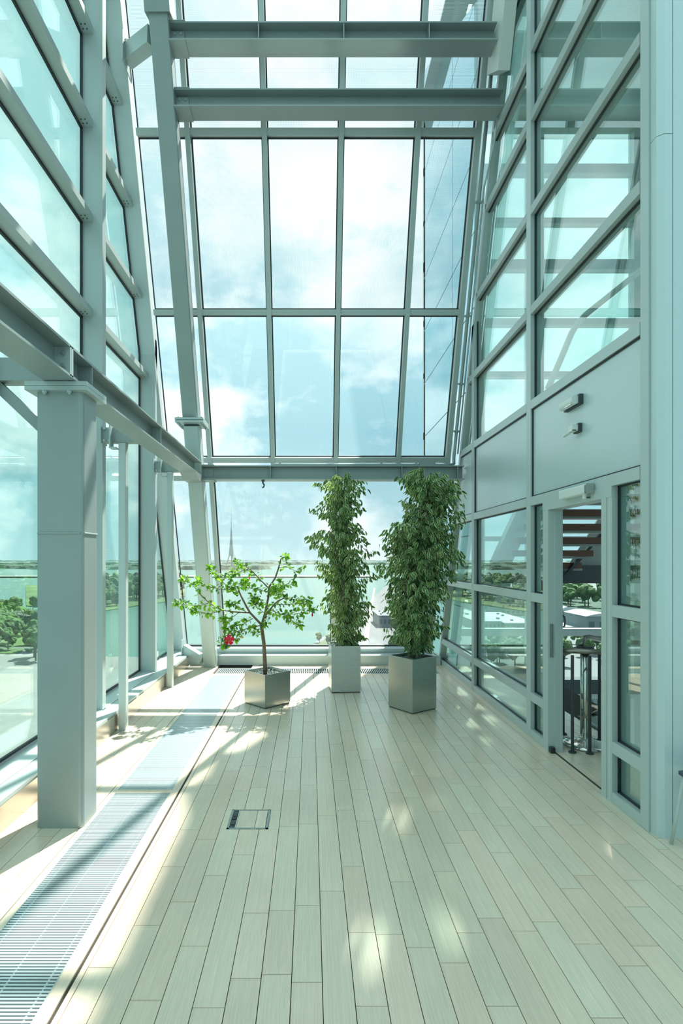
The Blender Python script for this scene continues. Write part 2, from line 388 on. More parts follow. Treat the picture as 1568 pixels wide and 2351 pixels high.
part('kerb', MB().prism([(-2.12,9.0,0),(-2.12,9.34,0),(-2.12,9.30,.155),(-2.12,9.0,.145)], (4.27,0,0)), 'sill', sl)
part('ledge', MB().box((-2.0,8.985,.143),(2.13,9.16,.16)), 'sill', sl)

# ---------------------------------------------------------------- left facade
XG = -2.36
wl = thing('wall_left', (-2.2, 4, 0), kind='structure')
def lean(Z): return 9.40-SL*Z
GL = [-3.9,-2.0,-.1,1.8,3.7,5.645,7.545]
TZ = [z+.035 for z in (2.94-.02, 4.25,5.22,6.19,7.15,8.11,9.07,10.03,10.9)]
for y in GL:
    zt = 10.9 if y < 6 else (9.40-y)/SL+.1
    part('mullion', MB().bar((-2.25,y,.17),(-2.25,y,min(zt,10.9)), .22, .09, (0,1,0)), 'alu', wl)
# leaning corner mullion
part('mullion', MB().bar((-2.25,lean(.1)-.02,.1),(-2.25,lean(10.9)-.02,10.9), .22, .13, NRM), 'alu_pale', wl)
def lpane(y0, y1, z0, z1):
    """pane clipped by the leaning end line"""
    pts = [(y0,z0),(y1,z0),(y1,z1),(y0,z1)]
    def inside(p): return p[0] <= lean(p[1])-.09
    out = []
    for i in range(4):
        a, b = pts[i], pts[(i+1)%4]; ia, ib = inside(a), inside(b)
        if ia: out.append(a)
        if ia != ib:
            fa = a[0]+SL*a[1]-9.31; fb = b[0]+SL*b[1]-9.31; t = fa/(fa-fb); out.append((a[0]+(b[0]-a[0])*t, a[1]+(b[1]-a[1])*t))
    if len(out) < 3: return
    pn = part('pane', MB().prism([(XG,y,z) for y, z in out], (-.014,0,0)), 'glass_left', wl)
    f = MB(); c = V((0, sum(p[0] for p in out)/len(out), sum(p[1] for p in out)/len(out)))
    for i in range(len(out)):
        a = V((XG+.006,*out[i])); b = V((XG+.006,*out[(i+1)%len(out)])); 
        if (b-a).length > .03:
            cen = V((XG+.006,c.y,c.z)); mid = (a+b)/2; inn = (cen-mid); d = (b-a).normalized(); inn = (inn-d*inn.dot(d)).normalized()*.012
            f.bar(a+inn, b+inn, .024, .02, (1,0,0))
    part('gasket', f, 'gasket', pn)
GE = GL+[9.6]
for i in range(len(GL)):
    y0, y1 = GE[i]+.045, GE[i+1]-.045
    rows = [(.21,TZ[1]-.035)]+[(TZ[j]+.035,TZ[j+1]-.035) for j in range(1,len(TZ)-1)]
    for z0, z1 in rows: lpane(y0, y1, z0, z1)
    for j, z in enumerate(TZ):
        yb = min(y1, lean(z)-.08)
        if yb-y0 < .1: continue
        if j == 0: continue
        tb = part('transom', MB().bar((-2.30,y0,z),(-2.30,yb,z), .13, .07), 'alu', wl)
        if y0 > 3.5 and j > 0:
            bm_ = MB()
            for yy in (yb-.06, yb-.11):
                for xx in (-2.275,-2.315): bm_.tube([(xx,yy,z-.036),(xx,yy,z-.040)], .007, 8)
            part('screw', bm_, 'dark_steel', tb)
part('window_sill', MB().box((-2.40,-3.9,.13),(-2.14,9.30,.20)), 'sill', wl)
part('sill_cover', MB().box((-2.137,-3.9,.15),(-1.99,9.05,.195)), 'alu_pale', wl)
part('kickplate', MB().box((-1.99,-3.9,0),(-1.98,8.85,.17)).box((-2.137,-3.9,0),(-2.12,9.05,.15)), 'kick', wl)
part('kerb', MB().box((-2.40,-3.9,-.3),(-2.12,9.30,.13)), 'sill', wl)

# slim posts on the kick plate with bracket arms to the main beam
for i, y in enumerate((5.60, 7.47)):
    t = thing('screen_post', (-1.93, y, 0), ('slim square aluminium post just right of the thick column, standing at the kickplate' if i == 0 else 'slim square aluminium post farther off, nearer the leaning corner column'), 'post')
    part('post', MB().bar((-1.925,y,0),(-1.925,y,2.94), .075, .085, (0,1,0), bev=.006), 'alu_pale', t)
    part('cross_arm', MB().bar((-2.13,y,3.02),(-1.74,y,3.02), .10, .155, bev=.008), 'steel', t)
    part('end_plate', MB().box((-2.137,y-.09,2.93),(-2.125,y+.09,3.12)), 'steel_light', t)
    b_ = MB()
    for z in (2.96,3.08): b_.bolt((-2.10,y-.052,z), (0,-1,0)); b_.bolt((-2.05,y-.052,z),(0,-1,0))
    part('bolt', b_, 'steel_light', t)
    part('hanger_plate', MB().box((-2.03,y-.12,2.88),(-2.018,y-.02,3.16)).box((-2.03,y-.12,2.87),(-1.96,y-.02,2.882)), 'steel_light', t)
t = thing('bracket_arm', (-2.1, 3.75, 2.96), 'steel cross arm with a diagonal knee brace left of the thick column', 'bracket')
part('arm', MB().bar((-2.34,3.75,3.04),(-1.73,3.75,3.04), .12, .155), 'steel', t)
part('knee_brace', MB().bar((-2.16,3.75,2.95),(-1.79,3.75,2.60), .07, .05, (0,1,0)), 'steel', t)
part('hanger_plate', MB().box((-2.27,3.68,2.78),(-2.15,3.70,2.96)), 'steel_light', t)
# ---------------------------------------------------------------- columns and beams
c1 = thing('box_column', (-1.634, 3.66, 0), 'thick square steel column with a weld seam, standing at the left', 'column')
part('shaft', MB().bar((-1.634,3.665,0),(-1.634,3.665,2.84), .305, .25, (0,1,0), bev=.028), 'steel', c1, smooth=False)
w_ = MB()
zz = 1.92
for a, b in (((-1.775,3.540),(-1.495,3.540)),((-1.482,3.56),(-1.482,3.78))): w_.tube([(a[0],a[1],zz),(b[0],b[1],zz)], .008, 8)
part('weld_seam', w_, 'steel', c1)
part('cap_plate', MB().box((-1.84,3.50,2.84),(-1.44,3.84,2.865)), 'steel_light', c1)
part('cap_plate', MB().box((-1.84,3.50,2.867),(-1.44,3.84,2.895)), 'steel_light', c1)
b_ = MB()
for xx in (-1.72,-1.56):
    b_.bolt((xx,3.52,2.84),(0,0,-1),.016,.014)
part('bolt', b_, 'steel_light', c1)
def hbeam(name, p0, p1, size, label, stiff=(), ends=True, cut=None, group=None):
    p0, p1 = V(p0), V(p1); d = (p1-p0).normalized(); s = V((0,0,1)); r = d.cross(s)
    t = thing(name, tuple(p0), label, 'beam', group)
    h = size/2
    b = MB().bar(p0+s*(h-.008), p1+s*(h-.008), size*1.05, .015).bar(p0-s*(h-.008), p1-s*(h-.008), size*1.05, .015).bar(p0, p1, .012, size-.03)
    # fillets between web and flange
    part('profile', b, 'steel', t)
    for q in stiff:
        c = p0+d*q
        for sg in (1,-1): part('stiffener', MB().bar(c+r*sg*.008, c+r*sg*size*.5, .010, size-.032), 'steel', t)
    if ends:
        for q, sg in ((0,1),((p1-p0).length,-1)):
            if cut is not None and q > 0: continue
            c = p0+d*(q+sg*.075)
            for ss in (1,-1):
                cp = part('connection_plate', MB().bar(c-d*.07+r*ss*.014, c+d*.07+r*ss*.014, .014, size*.72), 'steel', t)
                bb = MB()
                for a in (-.035,.035):
                    for z in (-.035,.035): bb.bolt(c+d*a+r*ss*.02+s*z, r*ss, .012, .012)
                part('bolt', bb, 'steel_light', cp)
            part('flange_plate', MB().bar(c-d*.08-s*(h+.004), c+d*.10-s*(h+.004), size*1.12, .010).bar(c-d*.08+s*(h+.004), c+d*.10+s*(h+.004), size*1.12, .010), 'steel', t)
    return t
mb_ = hbeam('steel_beam', (-1.615,-3.9,3.0), (-1.615,7.55,3.0), .2, 'long horizontal steel I-beam running over the left column into the corner', stiff=(4.1,5.9,7.68,9.42), ends=False)
part('splice_plate', MB().box((-1.72,3.42,2.905),(-1.51,3.44,3.095)), 'steel_light', mb_); part('splice_plate', MB().box((-1.72,3.446,2.905),(-1.51,3.466,3.095)), 'steel_light', mb_)
b_ = MB()
for z in (2.96,3.045):
    b_.bolt((-1.55,3.42,z),(0,-1,0),.017,.016); b_.bolt((-1.68,3.42,z),(0,-1,0),.017,.016)
part('bolt', b_, 'steel', mb_)
part('haunch', MB().prism([(-1.72,7.15,2.9),(-1.72,7.6,2.9),(-1.72,7.6,2.82),(-1.72,7.35,2.82)], (.21,0,0)), 'steel', mb_)
st = [.965, 1.89, 2.815]
def col_front(z): return 8.82-SL*z
ba = hbeam('steel_beam', (-1.53,col_front(7.47)+.13,7.47), (2.02,col_front(7.47)+.13,7.47), .2, 'uppermost cross I-beam with welded stiffener plates near the top', stiff=st, cut=1)
bb_ = hbeam('steel_beam', (-1.53,col_front(6.93)+.13,6.93), (2.16,col_front(6.93)+.13,6.93), .2, 'second cross I-beam from the top, without stiffeners, reaching the glass wall', stiff=(), cut=1)
bc = hbeam('steel_beam', (-1.53,7.75,2.97), (2.16,7.75,2.97), .2, 'low cross I-beam behind the ficus tops across the end window', stiff=st+[3.6], cut=1)
c2 = thing('leaning_column', (-1.63, 8.93, 0), 'tall leaning box column with a bolted flange joint in the left corner', 'column')
def C2(z, dx=0): return V((-1.63+dx, 8.82-SL*z+.11, z))
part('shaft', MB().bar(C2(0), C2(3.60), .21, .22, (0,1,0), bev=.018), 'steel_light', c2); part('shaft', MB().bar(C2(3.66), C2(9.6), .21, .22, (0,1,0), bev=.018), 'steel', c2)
for z in (3.605,3.637): part('flange', MB().bar(V((-1.82,C2(z).y,z)), V((-1.44,C2(z).y,z)), .40, .028), 'steel_light', c2)
b_ = MB()
for xx in (-1.785,-1.475):
    for dy in (-.15,-.09,-.03,.03,.09,.15):
        b_.bolt((xx,C2(3.62).y+dy,3.652),(0,0,1),.015,.014); b_.bolt((xx,C2(3.62).y+dy,3.590),(0,0,-1),.015,.014)
part('bolt', b_, 'steel_light', c2)
part('sleeve', MB().bar(C2(7.62), C2(8.4), .27, .28, (0,1,0)), 'steel', c2)
t = thing('corner_strut', (-1.75, 5.95, 7.5), 'short slanted box strut high in the left corner', 'strut')
part('strut', MB().bar((-1.742,6.00,7.50),(-2.105,6.26,7.53), .14, .19), 'steel_light', t)
part('end_plate', MB().bar((-2.112,6.10,7.53),(-2.112,6.42,7.53), .012, .34), 'steel_light', t)
b_ = MB()
for z in (7.44,7.66): b_.bolt((-2.11,6.2,z),(1,-.3,0),.016,.02)
part('bolt', b_, 'chrome', t)
t = thing('corner_strut', (-1.85, 8.9, .1), 'stub strut near the floor tying the leaning column to the facade corner', 'strut')
part('strut', MB().bar((-1.742,8.80,.13),(-2.07,8.90,.30), .12, .13), 'steel_light', t)
part('end_plate', MB().bar((-2.085,8.80,.32),(-2.085,8.97,.32), .012, .24), 'steel_light', t)

# ---------------------------------------------------------------- right glazed wall
XR = 2.165
wr = thing('wall_right', (2.2, 5.4, 0), kind='structure')
RG = [3.5325, 5.41, 7.27]
def rl(Z): return 9.263-SL*Z
RZ = [.035,.40,1.38,2.32,3.27,4.20,5.18,6.10,6.78,7.72,8.66,9.6]
for y, w in ((3.5325,.085),(5.41,.105),(7.27,.105)):
    zt = 10.6 if y < 6 else (9.2-y)/SL
    part('mullion', MB().bar((XR+.065,y,0),(XR+.065,y,zt), .13, w, (0,1,0)), 'alu_pale' if y < 6 else 'alu', wr)
part('mullion', MB().bar(V((XR+.065,rl(0)-.08,0)), V((XR+.065,rl(10.6)-.08,10.6)), .13, .07, NRM), 'alu', wr)
for z in RZ:
    for i in range(3):
        y0 = RG[i]+.05; y1 = RG[i+1]-.05 if i < 2 else rl(z)-.10
        if i < 2: y1 = min(y1, rl(z)-.10)
        if y1-y0 < .08: continue
        if i == 0 and z < 2: 
            for (a, b) in ((3.575,3.91),(5.07,5.36)): part('transom', MB().bar((XR+.06,a,z),(XR+.06,b,z), .12, .085), 'alu_pale', wr)
            continue
        part('transom', MB().bar((XR+.06,y0,z),(XR+.06,y1,z), .12, .085), 'alu_pale' if z < 3.5 else 'alu', wr)
def rpane(y0, y1, z0, z1, solid=False):
    pts = [(y0,z0),(y1,z0),(y1,z1),(y0,z1)]; out = []
    def fn(p): return p[0]+SL*p[1]-(9.263-.10)
    for i in range(4):
        a, b = pts[i], pts[(i+1)%4]; fa, fb = fn(a), fn(b)
        if fa <= 0: out.append(a)
        if (fa <= 0) != (fb <= 0): t = fa/(fa-fb); out.append((a[0]+(b[0]-a[0])*t, a[1]+(b[1]-a[1])*t))
    if len(out) < 3: return
    xx = XR+(.025 if solid else .05)
    pn = part('spandrel_panel' if solid else 'pane', MB().prism([(xx,y,z) for y, z in out], (.03 if solid else .014,0,0)), 'panel_grey' if solid else 'glass_right', wr)
    c = V((xx-.004, sum(p[0] for p in out)/len(out), sum(p[1] for p in out)/len(out))); f = MB()
    for i in range(len(out)):
        a = V((xx-.004,*out[i])); b = V((xx-.004,*out[(i+1)%len(out)]))
        if (b-a).length > .03:
            d = (b-a).normalized(); inn = c-(a+b)/2; inn = (inn-d*inn.dot(d)).normalized()*.006; f.bar(a+inn, b+inn, .012, .016, (1,0,0))
    part('gasket', f, 'gasket', pn)
for j in range(len(RZ)-1):
    z0, z1 = RZ[j]+.042, RZ[j+1]-.042
    for i in range(3):
        if i == 0 and z1 < 2.4:
            rpane(3.577,3.908,z0,z1); rpane(5.072,5.355,z0,z1); continue
        y0 = RG[i]+(.0425 if i == 0 else .0525); y1 = RG[i+1]-.0525 if i < 2 else 9.4
        rpane(y0, y1, z0, z1, solid=(j == 3))
# door frame and the open doorway
d1 = thing('door_1', (XR, 4.5, 0), kind='structure')
part('frame_post', MB().box((XR-.006,3.975,0),(XR+.13,4.045,2.199)), 'alu_pale', d1)
part('frame_post', MB().box((XR-.002,3.908,0),(XR+.13,3.970,2.199)), 'alu_pale', d1)
fp = part('frame_post', MB().box((XR-.006,4.95,0),(XR+.121,5.02,2.199)).box((XR+.05,4.935,0),(XR+.121,4.95,2.199)), 'alu_pale', d1)
part('frame_post', MB().box((XR-.002,5.025,0),(XR+.13,5.072,2.199)), 'alu_pale', d1)
part('frame_head', MB().box((XR-.004,3.91,2.20),(XR+.128,5.073,2.2765)), 'alu_pale', d1)
part('strike_plate', MB().box((XR+.01,4.944,.86),(XR+.04,4.951,1.16)).box((XR+.015,4.94,1.02),(XR+.035,4.945,1.07)).box((XR+.018,4.94,.93),(XR+.032,4.945,.99)), 'brushed', d1)
part('floor_stop', MB().box((XR+.0,4.90,0),(XR+.04,4.948,.05)), 'sign_black', d1)
part('threshold', MB().box((XR+.04,4.045,0),(XR+.055,4.94,.004)), 'joint', d1)
part('door_pull', MB().tube([P(1293,1413,4.9)+V((0,0,0)), P(1296,1417,4.9), P(1297,1426,4.9), P(1296,1437,4.9), P(1293,1440,4.9)], .008, 8), 'sign_black', d1)
# closer
dc = thing('door_closer', (XR-.03, 4.3, 2.27), 'silver overhead door closer box on the door head', 'door closer')
part('body', MB().bar((XR-.036,4.17,2.29),(XR-.036,4.60,2.29), .065, .075, bev=.012), 'plastic', dc)
part('end_cap', MB().bar((XR-.036,4.145,2.29),(XR-.036,4.17,2.29), .067, .077, bev=.012), 'brushed', dc)
part('spindle', MB().tube([(XR-.036,4.23,2.255),(XR-.036,4.23,2.22)], .016, 12), 'plastic', dc)
part('arm', MB().bar((XR-.036,4.23,2.228),(XR+.30,4.06,2.228), .02, .012), 'dark_steel', dc)
# sensors on the spandrel
p = P(1315,925,2.10*1250/602)
yy = 4.5
s1 = thing('wall_sensor', (XR, yy, 2.98), 'rounded silver motion sensor, upper of two devices on the grey wall panel', 'sensor')
part('body', MB().bar((XR-.03,4.39,3.04),(XR-.03,4.62,3.04), .06, .072, bev=.026), 'plastic', s1)
part('back_plate', MB().box((XR-.008,4.37,3.0),(XR+.026,4.64,3.08)), 'dark_steel', s1)
part('lens', MB().box((XR-.055,4.42,3.006),(XR-.03,4.52,3.014)), 'chrome', s1)
s2 = thing('wall_sensor', (XR, yy, 2.77), 'small angular white sensor, lower of two devices on the grey wall panel', 'sensor')
part('body', MB().box((XR-.05,4.40,2.79),(XR+.0,4.47,2.84)), 'plastic', s2)
part('back_plate', MB().box((XR-.004,4.39,2.78),(XR+.026,4.48,2.85)), 'dark_steel', s2)
part('hood', MB().prism([(XR-.055,4.40,2.79),(XR-.055,4.56,2.776),(XR-.02,4.59,2.776),(XR-.02,4.40,2.79)], (0,0,.008)), 'plastic', s2)
# stair sign on the narrow pane
sg = thing('stair_sign', (XR+.04, 5.12, 1.5), 'small black square sign with white stair pictogram and arrow on the narrow glass pane', 'sign')
ys0, ys1, zs0, zs1 = 5.075, 5.205, 1.45, 1.575
part('plate', MB().box((XR+.038,ys0,zs0),(XR+.046,ys1,zs1)), 'sign_black', sg)
ic = MB(); ny = 5
for i in range(4):      # ascending steps
    a = ys0+.085-i*.018; z = zs0+.022+i*.020
    ic.box((XR+.0365,a-.018,z),(XR+.038,a,z+.007)); ic.box((XR+.0365,a-.018,z),(XR+.038,a-.012,z+.026))
part('stair_icon', ic, 'sign_white', sg)
part('arrow_icon', MB().prism([(XR+.0365,ys0+.112,zs0+.10),(XR+.0365,ys0+.088,zs0+.112),(XR+.0365,ys0+.112,zs0+.118)], (.0015,0,0)).box((XR+.0365,ys0+.09,zs0+.094),(XR+.038,ys0+.098,zs0+.10)), 'sign_white', sg)

# corner post and return wall
tr2 = thing('trim_2', (2.2, 3.45, 0), kind='structure')
part('corner_post', MB().prism([(XR+.012,3.487,0),(XR+.012,3.43,0),(XR+.05,3.405,0),(2.262,3.405,0),(2.262,3.487,0)], (0,0,4.41)), 'panel_grey', tr2)
part('corner_post', MB().prism([(XR+.012,3.487,4.414),(XR+.012,3.43,4.414),(XR+.05,3.405,4.414),(2.262,3.405,4.414),(2.262,3.487,4.414)], (0,0,6.2)), 'panel_grey', tr2)
part('joint_strip', MB().box((XR+.02,3.486,0),(2.29,3.491,10.6)).box((2.262,3.42,0),(2.270,3.49,10.6)), 'gasket', tr2)
wf = thing('wall_front', (4, 3.45, 0), kind='structure')
part('panel', MB().box((2.270,3.41,0),(6.1,3.5,10.6)), 'panel_grey', wf)
w2 = thing('window_2', (1.8, -4, 0), kind='structure'); w3 = thing('window_3', (6.15, 0, 0), kind='structure')
for i in range(6):
    x = -2.4+1.7*i; part('mullion', MB().box((x-.04,-4.15,0),(x+.04,-3.98,10.6)), 'alu', w2)
    if i < 5:
        for z in range(5): part('pane', MB().box((x+.045,-4.08,.05+z*2.1),(x+1.655,-4.066,2.05+z*2.1)), 'glass_far', w2); part('transom', MB().box((x+.04,-4.13,2.05+z*2.1),(x+1.66,-4.0,2.15+z*2.1)), 'alu', w2)
for i in range(5):
    y = -4+1.87*i; part('mullion', MB().box((6.08,y-.04,0),(6.22,y+.04,10.6)), 'alu', w3)
    if i < 4:
        for z in range(5): part('pane', MB().box((6.13,y+.045,.05+z*2.1),(6.144,y+1.82,2.05+z*2.1)), 'glass_far', w3); part('transom', MB().box((6.09,y+.04,2.05+z*2.1),(6.21,y+1.83,2.15+z*2.1)), 'alu', w3)
# chair at right edge
ch = thing('chair', (2.42, 3.25, 0), 'chair with dark seat and silver tube legs, half out of frame at the right', 'chair')
cs = MB()
part('seat', MB().prism([(2.235,3.05,.435),(2.64,3.03,.435),(2.66,3.40,.43),(2.50,3.42,.425),(2.25,3.33,.435)], (0,0,.022)), 'chair_seat', ch)
def leg(a, b, c): part('leg', MB().tube([a, V(a)*.5+V(b)*.5, b, c], .0105, 10), 'alu_pale', ch, smooth=True)
leg((2.215,3.345,.0),(2.262,3.30,.42),(2.32,3.28,.43)); leg((2.215,3.02,.0),(2.262,3.08,.42),(2.32,3.09,.43))
leg((2.68,3.37,0),(2.63,3.30,.42),(2.57,3.28,.43)); leg((2.68,3.02,0),(2.63,3.08,.42),(2.57,3.09,.43))
part('backrest', MB().box((2.62,3.06,.62),(2.645,3.36,.84)), 'chair_seat', ch); 
part('back_tube', MB().tube([(2.62,3.08,.43),(2.66,3.08,.60),(2.66,3.08,.82)], .0105).tube([(2.62,3.34,.43),(2.66,3.34,.60),(2.66,3.34,.82)], .0105), 'alu_pale', ch)
# white boxed shaft upper right, pipes
wx = thing('boxed_shaft', (2.1, 5.9, 7.05), 'white boxed-in shaft leaning along the glass wall at the top right', 'duct')
q = []
part('casing', MB().prism([(2.03,5.90,7.05),(2.03,6.28,7.33),(2.03,5.08,10.4),(2.03,4.60,10.4)], (.13,0,0)), 'duct_white', wx)
pp = thing('drain_pipe', (2.0, 7.7, 3.1), 'grey drain pipe running down the right corner and along the cross beam', 'pipe')
def D(z, X, off=-.06): return E(X, z, off)
pts = [D(7.6,2.085),D(6,2.085),D(4.5,2.085),D(3.25,2.085),V((2.07,7.86,3.13)),V((2.03,7.80,3.105)),V((1.95,7.79,3.10)),V((.6,7.79,3.10)),V((-.52,7.79,3.10)),V((-.55,7.80,3.08))]
part('pipe', MB().tube(pts, .022, 12), 'steel', pp, smooth=True)
for z in (6.2,5.0,4.2,3.6): part('clamp', MB().bar(D(z,2.085)-UPL*.012, D(z,2.085)+UPL*.012, .075, .055, NRM), 'steel', pp)
for xx in (-.45,1.0,1.5): part('clamp', MB().box((xx,7.762,3.072),(xx+.025,7.818,3.13)), 'steel', pp)
part('clamp', MB().box((1.55,7.75,3.073),(1.78,7.83,3.131)), 'steel', pp)
p2 = thing('slim_conduit', (2.12, 6.5, 6.9), 'thin cable conduit curving beside the drain pipe at the right corner', 'pipe')
part('pipe', MB().tube([V((2.145,6.25,6.83)),V((2.14,6.35,6.6)),D(6.35,2.135),D(5,2.135),D(3.3,2.135)], .011, 10), 'steel_light', p2, smooth=True)
hk = thing('beam_hook', (-.67,7.75,2.86), 'small dark hook hanging under the low cross beam', 'hook')
part('clamp', MB().box((-.69,7.66,2.845),(-.65,7.72,2.872)), 'dark_steel', hk)
part('hook', MB().tube([(-.67,7.69,2.86),(-.675,7.69,2.83),(-.655,7.69,2.80),(-.66,7.69,2.775),(-.675,7.69,2.76),(-.68,7.69,2.77)], .011, 8), 'dark_steel', hk, smooth=True)

# ceiling
ce = thing('ceiling', (0, 1, 10.6), kind='structure')
for y in (-3.9,-2,-.1,1.8,3.7,4.9): part('roof_beam', MB().box((-2.4,y-.05,10.6),(6.1,y+.05,10.75)), 'alu', ce)
part('pane', MB().box((-2.4,-4,10.76),(2.3,5.0,10.775)), 'glass_roof', ce)
part('pane', MB().box((2.3,-4,10.76),(6.1,3.5,10.775)), 'glass_roof', ce)

# ---------------------------------------------------------------- stair hall behind the glass wall, and its outer wing
FY = 12.0
w5 = thing('window_1', (5, FY, 0), kind='structure')
for X, w in ((2.56,.12),(3.70,.2),(4.925,.34),(7.2,.28)):
    part('mullion', MB().box((X-w/2,FY-.12,-4),(X+w/2,FY+.1,11.3)), 'alu', w5)
for z, h in ((-3.3,.2),(-1.25,.10),(.15,.16),(2.2,.10),(4.47,.16),(5.8,.12),(6.95,.14),(8.2,.22),(9.16,.12),(10.3,.2),(11.25,.14)):
    part('transom', MB().box((2.5,FY-.10,z-h/2),(7.4,FY+.08,z+h/2)), 'alu', w5)
part('floor_edge_beam', MB().box((2.5,FY-.3,-1.15),(7.4,FY+.0,-.84)), 'dark_steel', w5)
zs = [-3.3,-1.25,.15,2.2,4.47,5.8,6.95,8.2,9.16,10.3,11.25]
for i in range(len(zs)-1):
    for a, b in ((2.62,3.6),(3.8,4.75),(5.1,7.06)): part('pane', MB().box((a,FY,zs[i]+.05),(b,FY+.014,zs[i+1]-.05)), 'glass_far', w5)
wg = thing('wall_outer', (2.5, 10, 0), kind='structure')
# the outer glazed flank of the wing, cut along the leaning end wall
def wing(y0, z0, y1, z1, y2, z2, y3, z3):
    return MB().prism([(2.50,y0,z0),(2.50,y1,z1),(2.50,y2,z2),(2.50,y3,z3)], (.05,0,0))
XW = 2.5; gy = .0
def WTOP(y): return 10.65+.62*(y-9.0)
zrows = [-6+1.16*i for i in range(0,18)]
def wclip(pts, fn):
    out = []
    for i in range(len(pts)):
        a, b = pts[i], pts[(i+1)%len(pts)]; fa, fb = fn(a), fn(b)
        if fa <= 0: out.append(a)
        if (fa <= 0) != (fb <= 0): t = fa/(fa-fb); out.append((a[0]+(b[0]-a[0])*t, a[1]+(b[1]-a[1])*t))
    return out
for (ya, yb) in ((5.0,6.8),(6.8,8.3),(8.3,9.6),(9.6,FY)):
    for i in range(len(zrows)-1):
        g = .008
        pl = wclip([(ya+g,zrows[i]+g),(yb-g,zrows[i]+g),(yb-g,zrows[i+1]-g),(ya+g,zrows[i+1]-g)], lambda p: 9.45-SL*p[1]-p[0])
        if len(pl) >= 3: pl = wclip(pl, lambda p: p[1]-WTOP(p[0]))
        if len(pl) >= 3: part('glass_panel', MB().prism([(XW,y,z) for y, z in pl], (.03,0,0)), 'glass_far' if yb < 8.4 else 'wing_glass', wg)
bp = wclip(wclip([(8.3,-6),(FY-.02,-6),(FY-.02,14),(8.3,14)], lambda p: 9.47-SL*p[1]-p[0]), lambda p: p[1]-WTOP(p[0]))
part('backing', MB().prism([(XW+.032,y,z) for y, z in bp], (.03,0,0)), 'joint', wg)
sh = thing('wall_stair_hall', (7.5, 6, 0), kind='structure')
part('panel', MB().box((7.5,3.5,-4),(7.6,FY,11.3)), 'panel_grey', sh)
part('panel', MB().box((2.31,3.5,-4),(7.6,3.56,-.35)).box((2.31,3.5,10.6),(7.6,3.56,11.3)), 'panel_grey', sh)
part('slab_edge', MB().box((2.95,3.6,-.3),(2.99,6.0,.02)).box((2.95,5.98,-.3),(3.5,6.02,.02)), 'steel', sh)
# hall roof; small openings added along the sun's path to throw floor patches
roof = thing('ceiling_stair_hall', (5, 8, 9), kind='structure')
RZh = 11.32
holes = []
for (px, py, lx, ly) in ((990,1783,.19,.33),(932,1880,.20,.36),(1012,1838,.10,.12),(880,2165,.22,.34),(1020,2120,.16,.30),(1078,1912,.05,.10),(1098,1630,.20,.22),(1118,1660,.08,.1),(1065,1595,.12,.12),(1440,1960,.07,.16),(497,2210,.07,.22)):
    Y0 = 2187.5/(py-1284); X0 = (px-713)*Y0/1250
    if Y0+.63*RZh > 11.95: continue
    holes.append((X0+.28*RZh-lx/2, X0+.28*RZh+lx/2, Y0+.63*RZh-ly/2, Y0+.63*RZh+ly/2))
hx0, hx1, hy0, hy1 = 2.31, 7.5, 3.5, 12.1
ysl = sorted(set([hy0, hy1]+[h[2] for h in holes]+[h[3] for h in holes]))
rb = MB()
for a, b in zip(ysl[:-1], ysl[1:]):
    if b-a < 1e-4: continue
    m = (a+b)/2; cuts = sorted([(h[0],h[1]) for h in holes if h[2] < m < h[3] and h[0] > hx0]); x = hx0
    for c, d in cuts:
        if c > x: rb.box((x,a,RZh),(c,b,RZh+.05))
        x = max(x, d)
    rb.box((x,a,RZh),(hx1,b,RZh+.05))
part('roof_deck', rb, 'panel_grey', roof)
# stair: treads, stringer, handrail
sr = thing('open_stair', (3.4, 7.4, 0), 'open staircase with dark wooden treads seen through the doorway', 'staircase')
for k in range(17):
    Y = 7.65-.20*k if k < 7 else 7.65-.20*6-.05*(k-6); z = 1.62+.168*k
    x0 = 2.62+(.0 if k < 7 else .0); xr = 3.80+.06*k if k < 2 else 4.4
    if k < 8:
        tt = part('tread', MB().box((2.75,Y-.02,z),(xr,Y+.26,z+.085)), 'tread', sr)
        part('tread_bracket', MB().box((3.2,Y+.02,z-.03),(xr+.03,Y+.22,z-.002)), 'steel', tt)
part('stringer', MB().prism([(3.62,7.95,1.42),(4.6,7.95,1.42),(4.6,7.95,2.75),(4.4,7.95,2.65)], (0,.03,0)), 'steel', sr)
part('stringer', MB().bar((3.45,7.6,1.40),(4.35,7.6,2.45), .05, .04), 'dark_steel', sr)
part('landing', MB().box((2.62,7.95,1.40),(4.8,8.9,1.52)).box((2.62,7.90,1.40),(4.8,7.96,1.66)), 'dark_steel', sr)
hr = thing('upper_handrail', (3, 6.5, 3.8), 'pale curved handrail seen high through the glass wall', 'handrail')
ph = [P(1258,892,6.5),P(1285,830,6.5),P(1312,765,6.5),P(1326,742,6.5),P(1345,722,6.5),P(1400,678,6.5),P(1475,618,6.5),P(1560,545,6.5)]
part('rail', MB().tube(ph, .035, 12), 'duct_white', hr, smooth=True)
part('glass_panel', MB().prism([ph[0]-V((0,0,.9)), ph[3]-V((0,0,1.0)), ph[7]-V((0,0,1.0)), ph[7]-V((0,0,.05)), ph[3]-V((0,0,.05)), ph[0]-V((0,0,.05))], (0,.012,0)), 'glass_far', hr)
br = thing('diagonal_brace', (4.2, 10, 0), 'broad grey diagonal brace in the stair hall seen through the glass', 'brace')
part('brace', MB().bar(P(1105,1385,9.5), P(1225,1130,9.5), .2, .30, (1,0,0)), 'steel_light', br)
